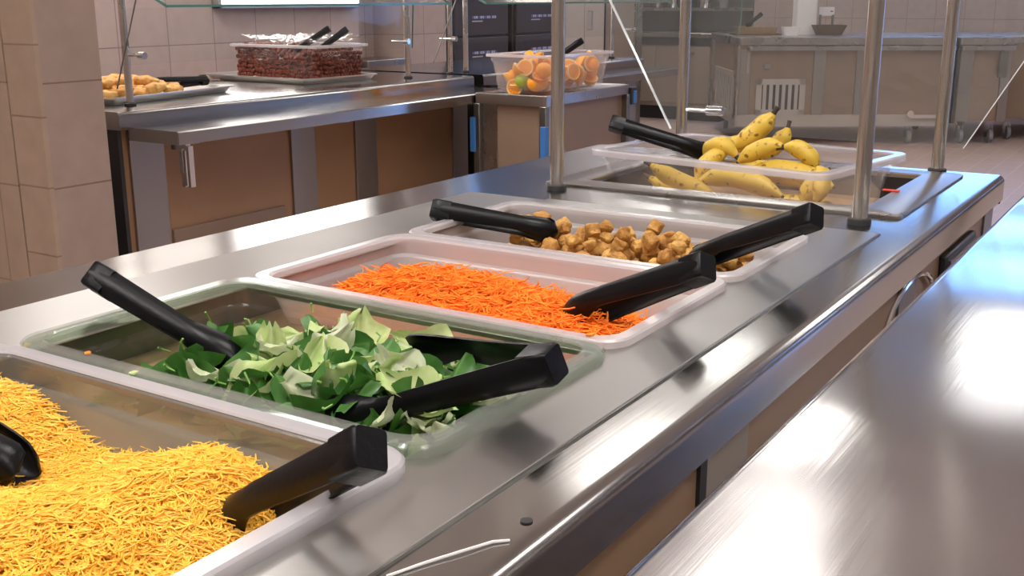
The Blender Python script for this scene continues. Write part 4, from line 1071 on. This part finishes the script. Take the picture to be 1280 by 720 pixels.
for (x, y) in ((.15, .18), (1.55, .12), (.15, 1.25), (1.55, 1.25)): caster(bc, x, y)
MB().tube([(1.52, .0, .27), (1.52, .05, .27)], .03, 14).box(1.52, 1.84, .02, .05, .23, .26).build('brake_bar', M['chrome'], bc)
MB().tube([(1.50, .95, .92), (1.50, .95, 1.6)], .013, 12).build('guard_post', M['steel_post'], bc)
eg = MB().prism([(-.02, .93), (.0, .93), (.0, 1.5), (-.02, 1.5)], .1, .108)
MB().loft([[(.01, .12, .95), (.01, 1.3, .95), (.01, 1.4, 1.5), (.01, .06, 1.5)], [(.018, .12, .95), (.018, 1.3, .95), (.018, 1.4, 1.5), (.018, .06, 1.5)]]).build('end_glass', M['glass'], bc)
MB().tube([(.014, .10, .95), (.014, .05, 1.5)], .005, 6).build('glass_edge', M['glass_edge'], bc)

m2 = empty('mobile_counter', (-3.51 + .8427 * 1.93, 9.13 + .5384 * 1.93, 0), rz=AN, label='narrow tan mobile counter with black gap beside the far right post', cat='counter', group='mobile counters at the far end')
MB().loft([rrect(.215, .74, .47, 1.42, .02, .86), rrect(.215, .74, .47, 1.42, .02, .915), rrect(.215, .74, .46, 1.41, .02, .92)]).build('countertop', M['steel'], m2)
MB().loft([rrect(.215, .13, .47, .30, .02, .815), rrect(.215, .13, .47, .30, .02, .845), rrect(.215, .13, .46, .29, .02, .85)]).build('tray_slide', M['steel'], m2)
MB().box(0, .44, .06, 1.40, .20, .86).build('body', M['laminate_light'], m2)
MB().box(-.03, .0, .05, .3, .18, .86).build('side_gap', M['dark'], m2)
MB().box(.0, .11, .045, .06, .20, .82).build('post_strip', M['steel_strip'], m2)
MB().box(.36, .44, .045, .06, .20, .82).build('post_strip', M['steel_strip'], m2)
MB().box(.33, .40, .02, .045, .58, .80).build('control_panel', M['steel_dark'], m2)
for (x, y) in ((.08, .12), (.36, .16), (.08, 1.2), (.36, 1.2)): caster(m2, x, y)
m3 = empty('mobile_counter', (-3.51 + .8427 * 2.44 - .5384 * .25, 9.13 + .5384 * 2.44 + .8427 * .25, 0), rz=AN, label='tan mobile counter cut off by the right picture edge', cat='counter', group='mobile counters at the far end')
MB().box(0, 1.5, .06, 1.40, .20, .86).build('body', M['laminate_light'], m3)
MB().box(-.01, 1.52, .03, 1.42, .86, .92).build('countertop', M['steel'], m3, bevel=.004)
MB().box(.0, .04, .045, .06, .20, .86).build('post_strip', M['steel_dark'], m3)
for (x, y) in ((.12, .16), (1.3, .16), (.12, 1.2), (1.3, 1.2)): caster(m3, x, y)

# things on the mobile counter: local (x, y) -> world
def on_bc(x, y, z=.92): return (-3.51 + .8427 * x - .5384 * y, 9.13 + .5384 * x + .8427 * y, z)
bk = empty('food_basket', on_bc(.30, .85), rz=AN, label='tan rectangular basket with dark tongs on the far mobile counter', cat='basket')
MB().loft([rrect(0, 0, .34, .24, .02, 0), rrect(0, 0, .38, .28, .02, .075), rrect(0, 0, .36, .26, .02, .075), rrect(0, 0, .33, .23, .02, .01)]).build('tray', M['wood'], bk)
MB().box(-.20, .22, -.16, .16, -.0, .012).build('base', M['brown'], bk)
tongs('serving_tongs', on_bc(.36, .85, 1.11), on_bc(.22, .83, 1.0), .03, .2, 'dark tongs propped in the tan basket on the far counter', w0=.04)
wc = empty('cup_dispenser', on_bc(.80, 1.0), rz=AN, label='tall pinkish white column standing on the far mobile counter', cat='dispenser')
MB().loft([rrect(0, 0, .19, .19, .02, .04), rrect(0, 0, .19, .19, .02, .85)]).build('column', M['white'], wc)
MB().loft([rrect(0, 0, .20, .20, .02, 0), rrect(0, 0, .20, .20, .02, .04)]).build('base', M['white'], wc)
wb = MB().loft([rrect(0, 0, .13, .12, .02, 0), rrect(0, 0, .16, .14, .025, .075), rrect(0, 0, .145, .125, .02, .075), rrect(0, 0, .12, .11, .02, .01)]).build('bowl', M['white'], label='small white square bowl right of the tan basket', cat='bowl')
wb.location = on_bc(.60, .70); wb.rotation_euler = (0, 0, AN)
b2 = empty('food_basket', on_bc(.98, .80), rz=AN, label='dark brown basket with a card holder on the far mobile counter', cat='basket')
MB().loft([rrect(0, 0, .20, .18, .02, 0), rrect(0, 0, .28, .24, .02, .09), rrect(0, 0, .26, .22, .02, .09), rrect(0, 0, .19, .17, .02, .01)]).build('tray', M['brown'], b2)
ch = empty('card_holder', on_bc(1.0, .98), rz=AN, label='small upright card holder with white card behind the brown basket', cat='sign')
MB().box(-.07, .07, -.004, .004, .17, .25).build('card', M['white'], ch)
MB().box(-.07, -.05, -.008, .008, 0, .18).box(.05, .07, -.008, .008, 0, .18).box(-.07, .07, -.05, .05, 0, .01).build('stand', M['steel_dark'], ch)
MB().box(-.012, .012, -.007, -.003, .205, .215).build('mark', M['dark'], ch).location = (.045, 0, 0)

# ------------------------------------------------------------------ world, camera, view
w = bpy.data.worlds.new('world'); bpy.context.scene.world = w; w.use_nodes = True
bg = w.node_tree.nodes['Background']
bg.inputs['Color'].default_value = (0.20, 0.42, 1.0, 1); bg.inputs['Strength'].default_value = 6.0

cam = bpy.data.cameras.new('camera'); co = bpy.data.objects.new('camera', cam); C.objects.link(co)
R0, R1, R2 = Vector((0.8425353, 0.53863784, -0.00188091)), Vector((0.13690428, -0.21751984, -0.96640692)), Vector((-0.52095247, 0.81397445, -0.25700996))
m = Matrix((R0, -R1, -R2)).transposed().to_4x4(); m.translation = Vector((0, 0, 1.252))
co.matrix_world = m
cam.sensor_width = 36; cam.lens = 36 * 1360.71 / 1280; cam.clip_start = .02
S = bpy.context.scene
S.camera = co
S.view_settings.view_transform = 'Standard'; S.view_settings.look = 'None'
S.view_settings.exposure = 0.25; S.view_settings.gamma = 1.0; S.view_settings.use_curve_mapping = False
S.cycles.use_denoising = True
S.cycles.max_bounces = 10; S.cycles.transparent_max_bounces = 24; S.cycles.sample_clamp_indirect = 6
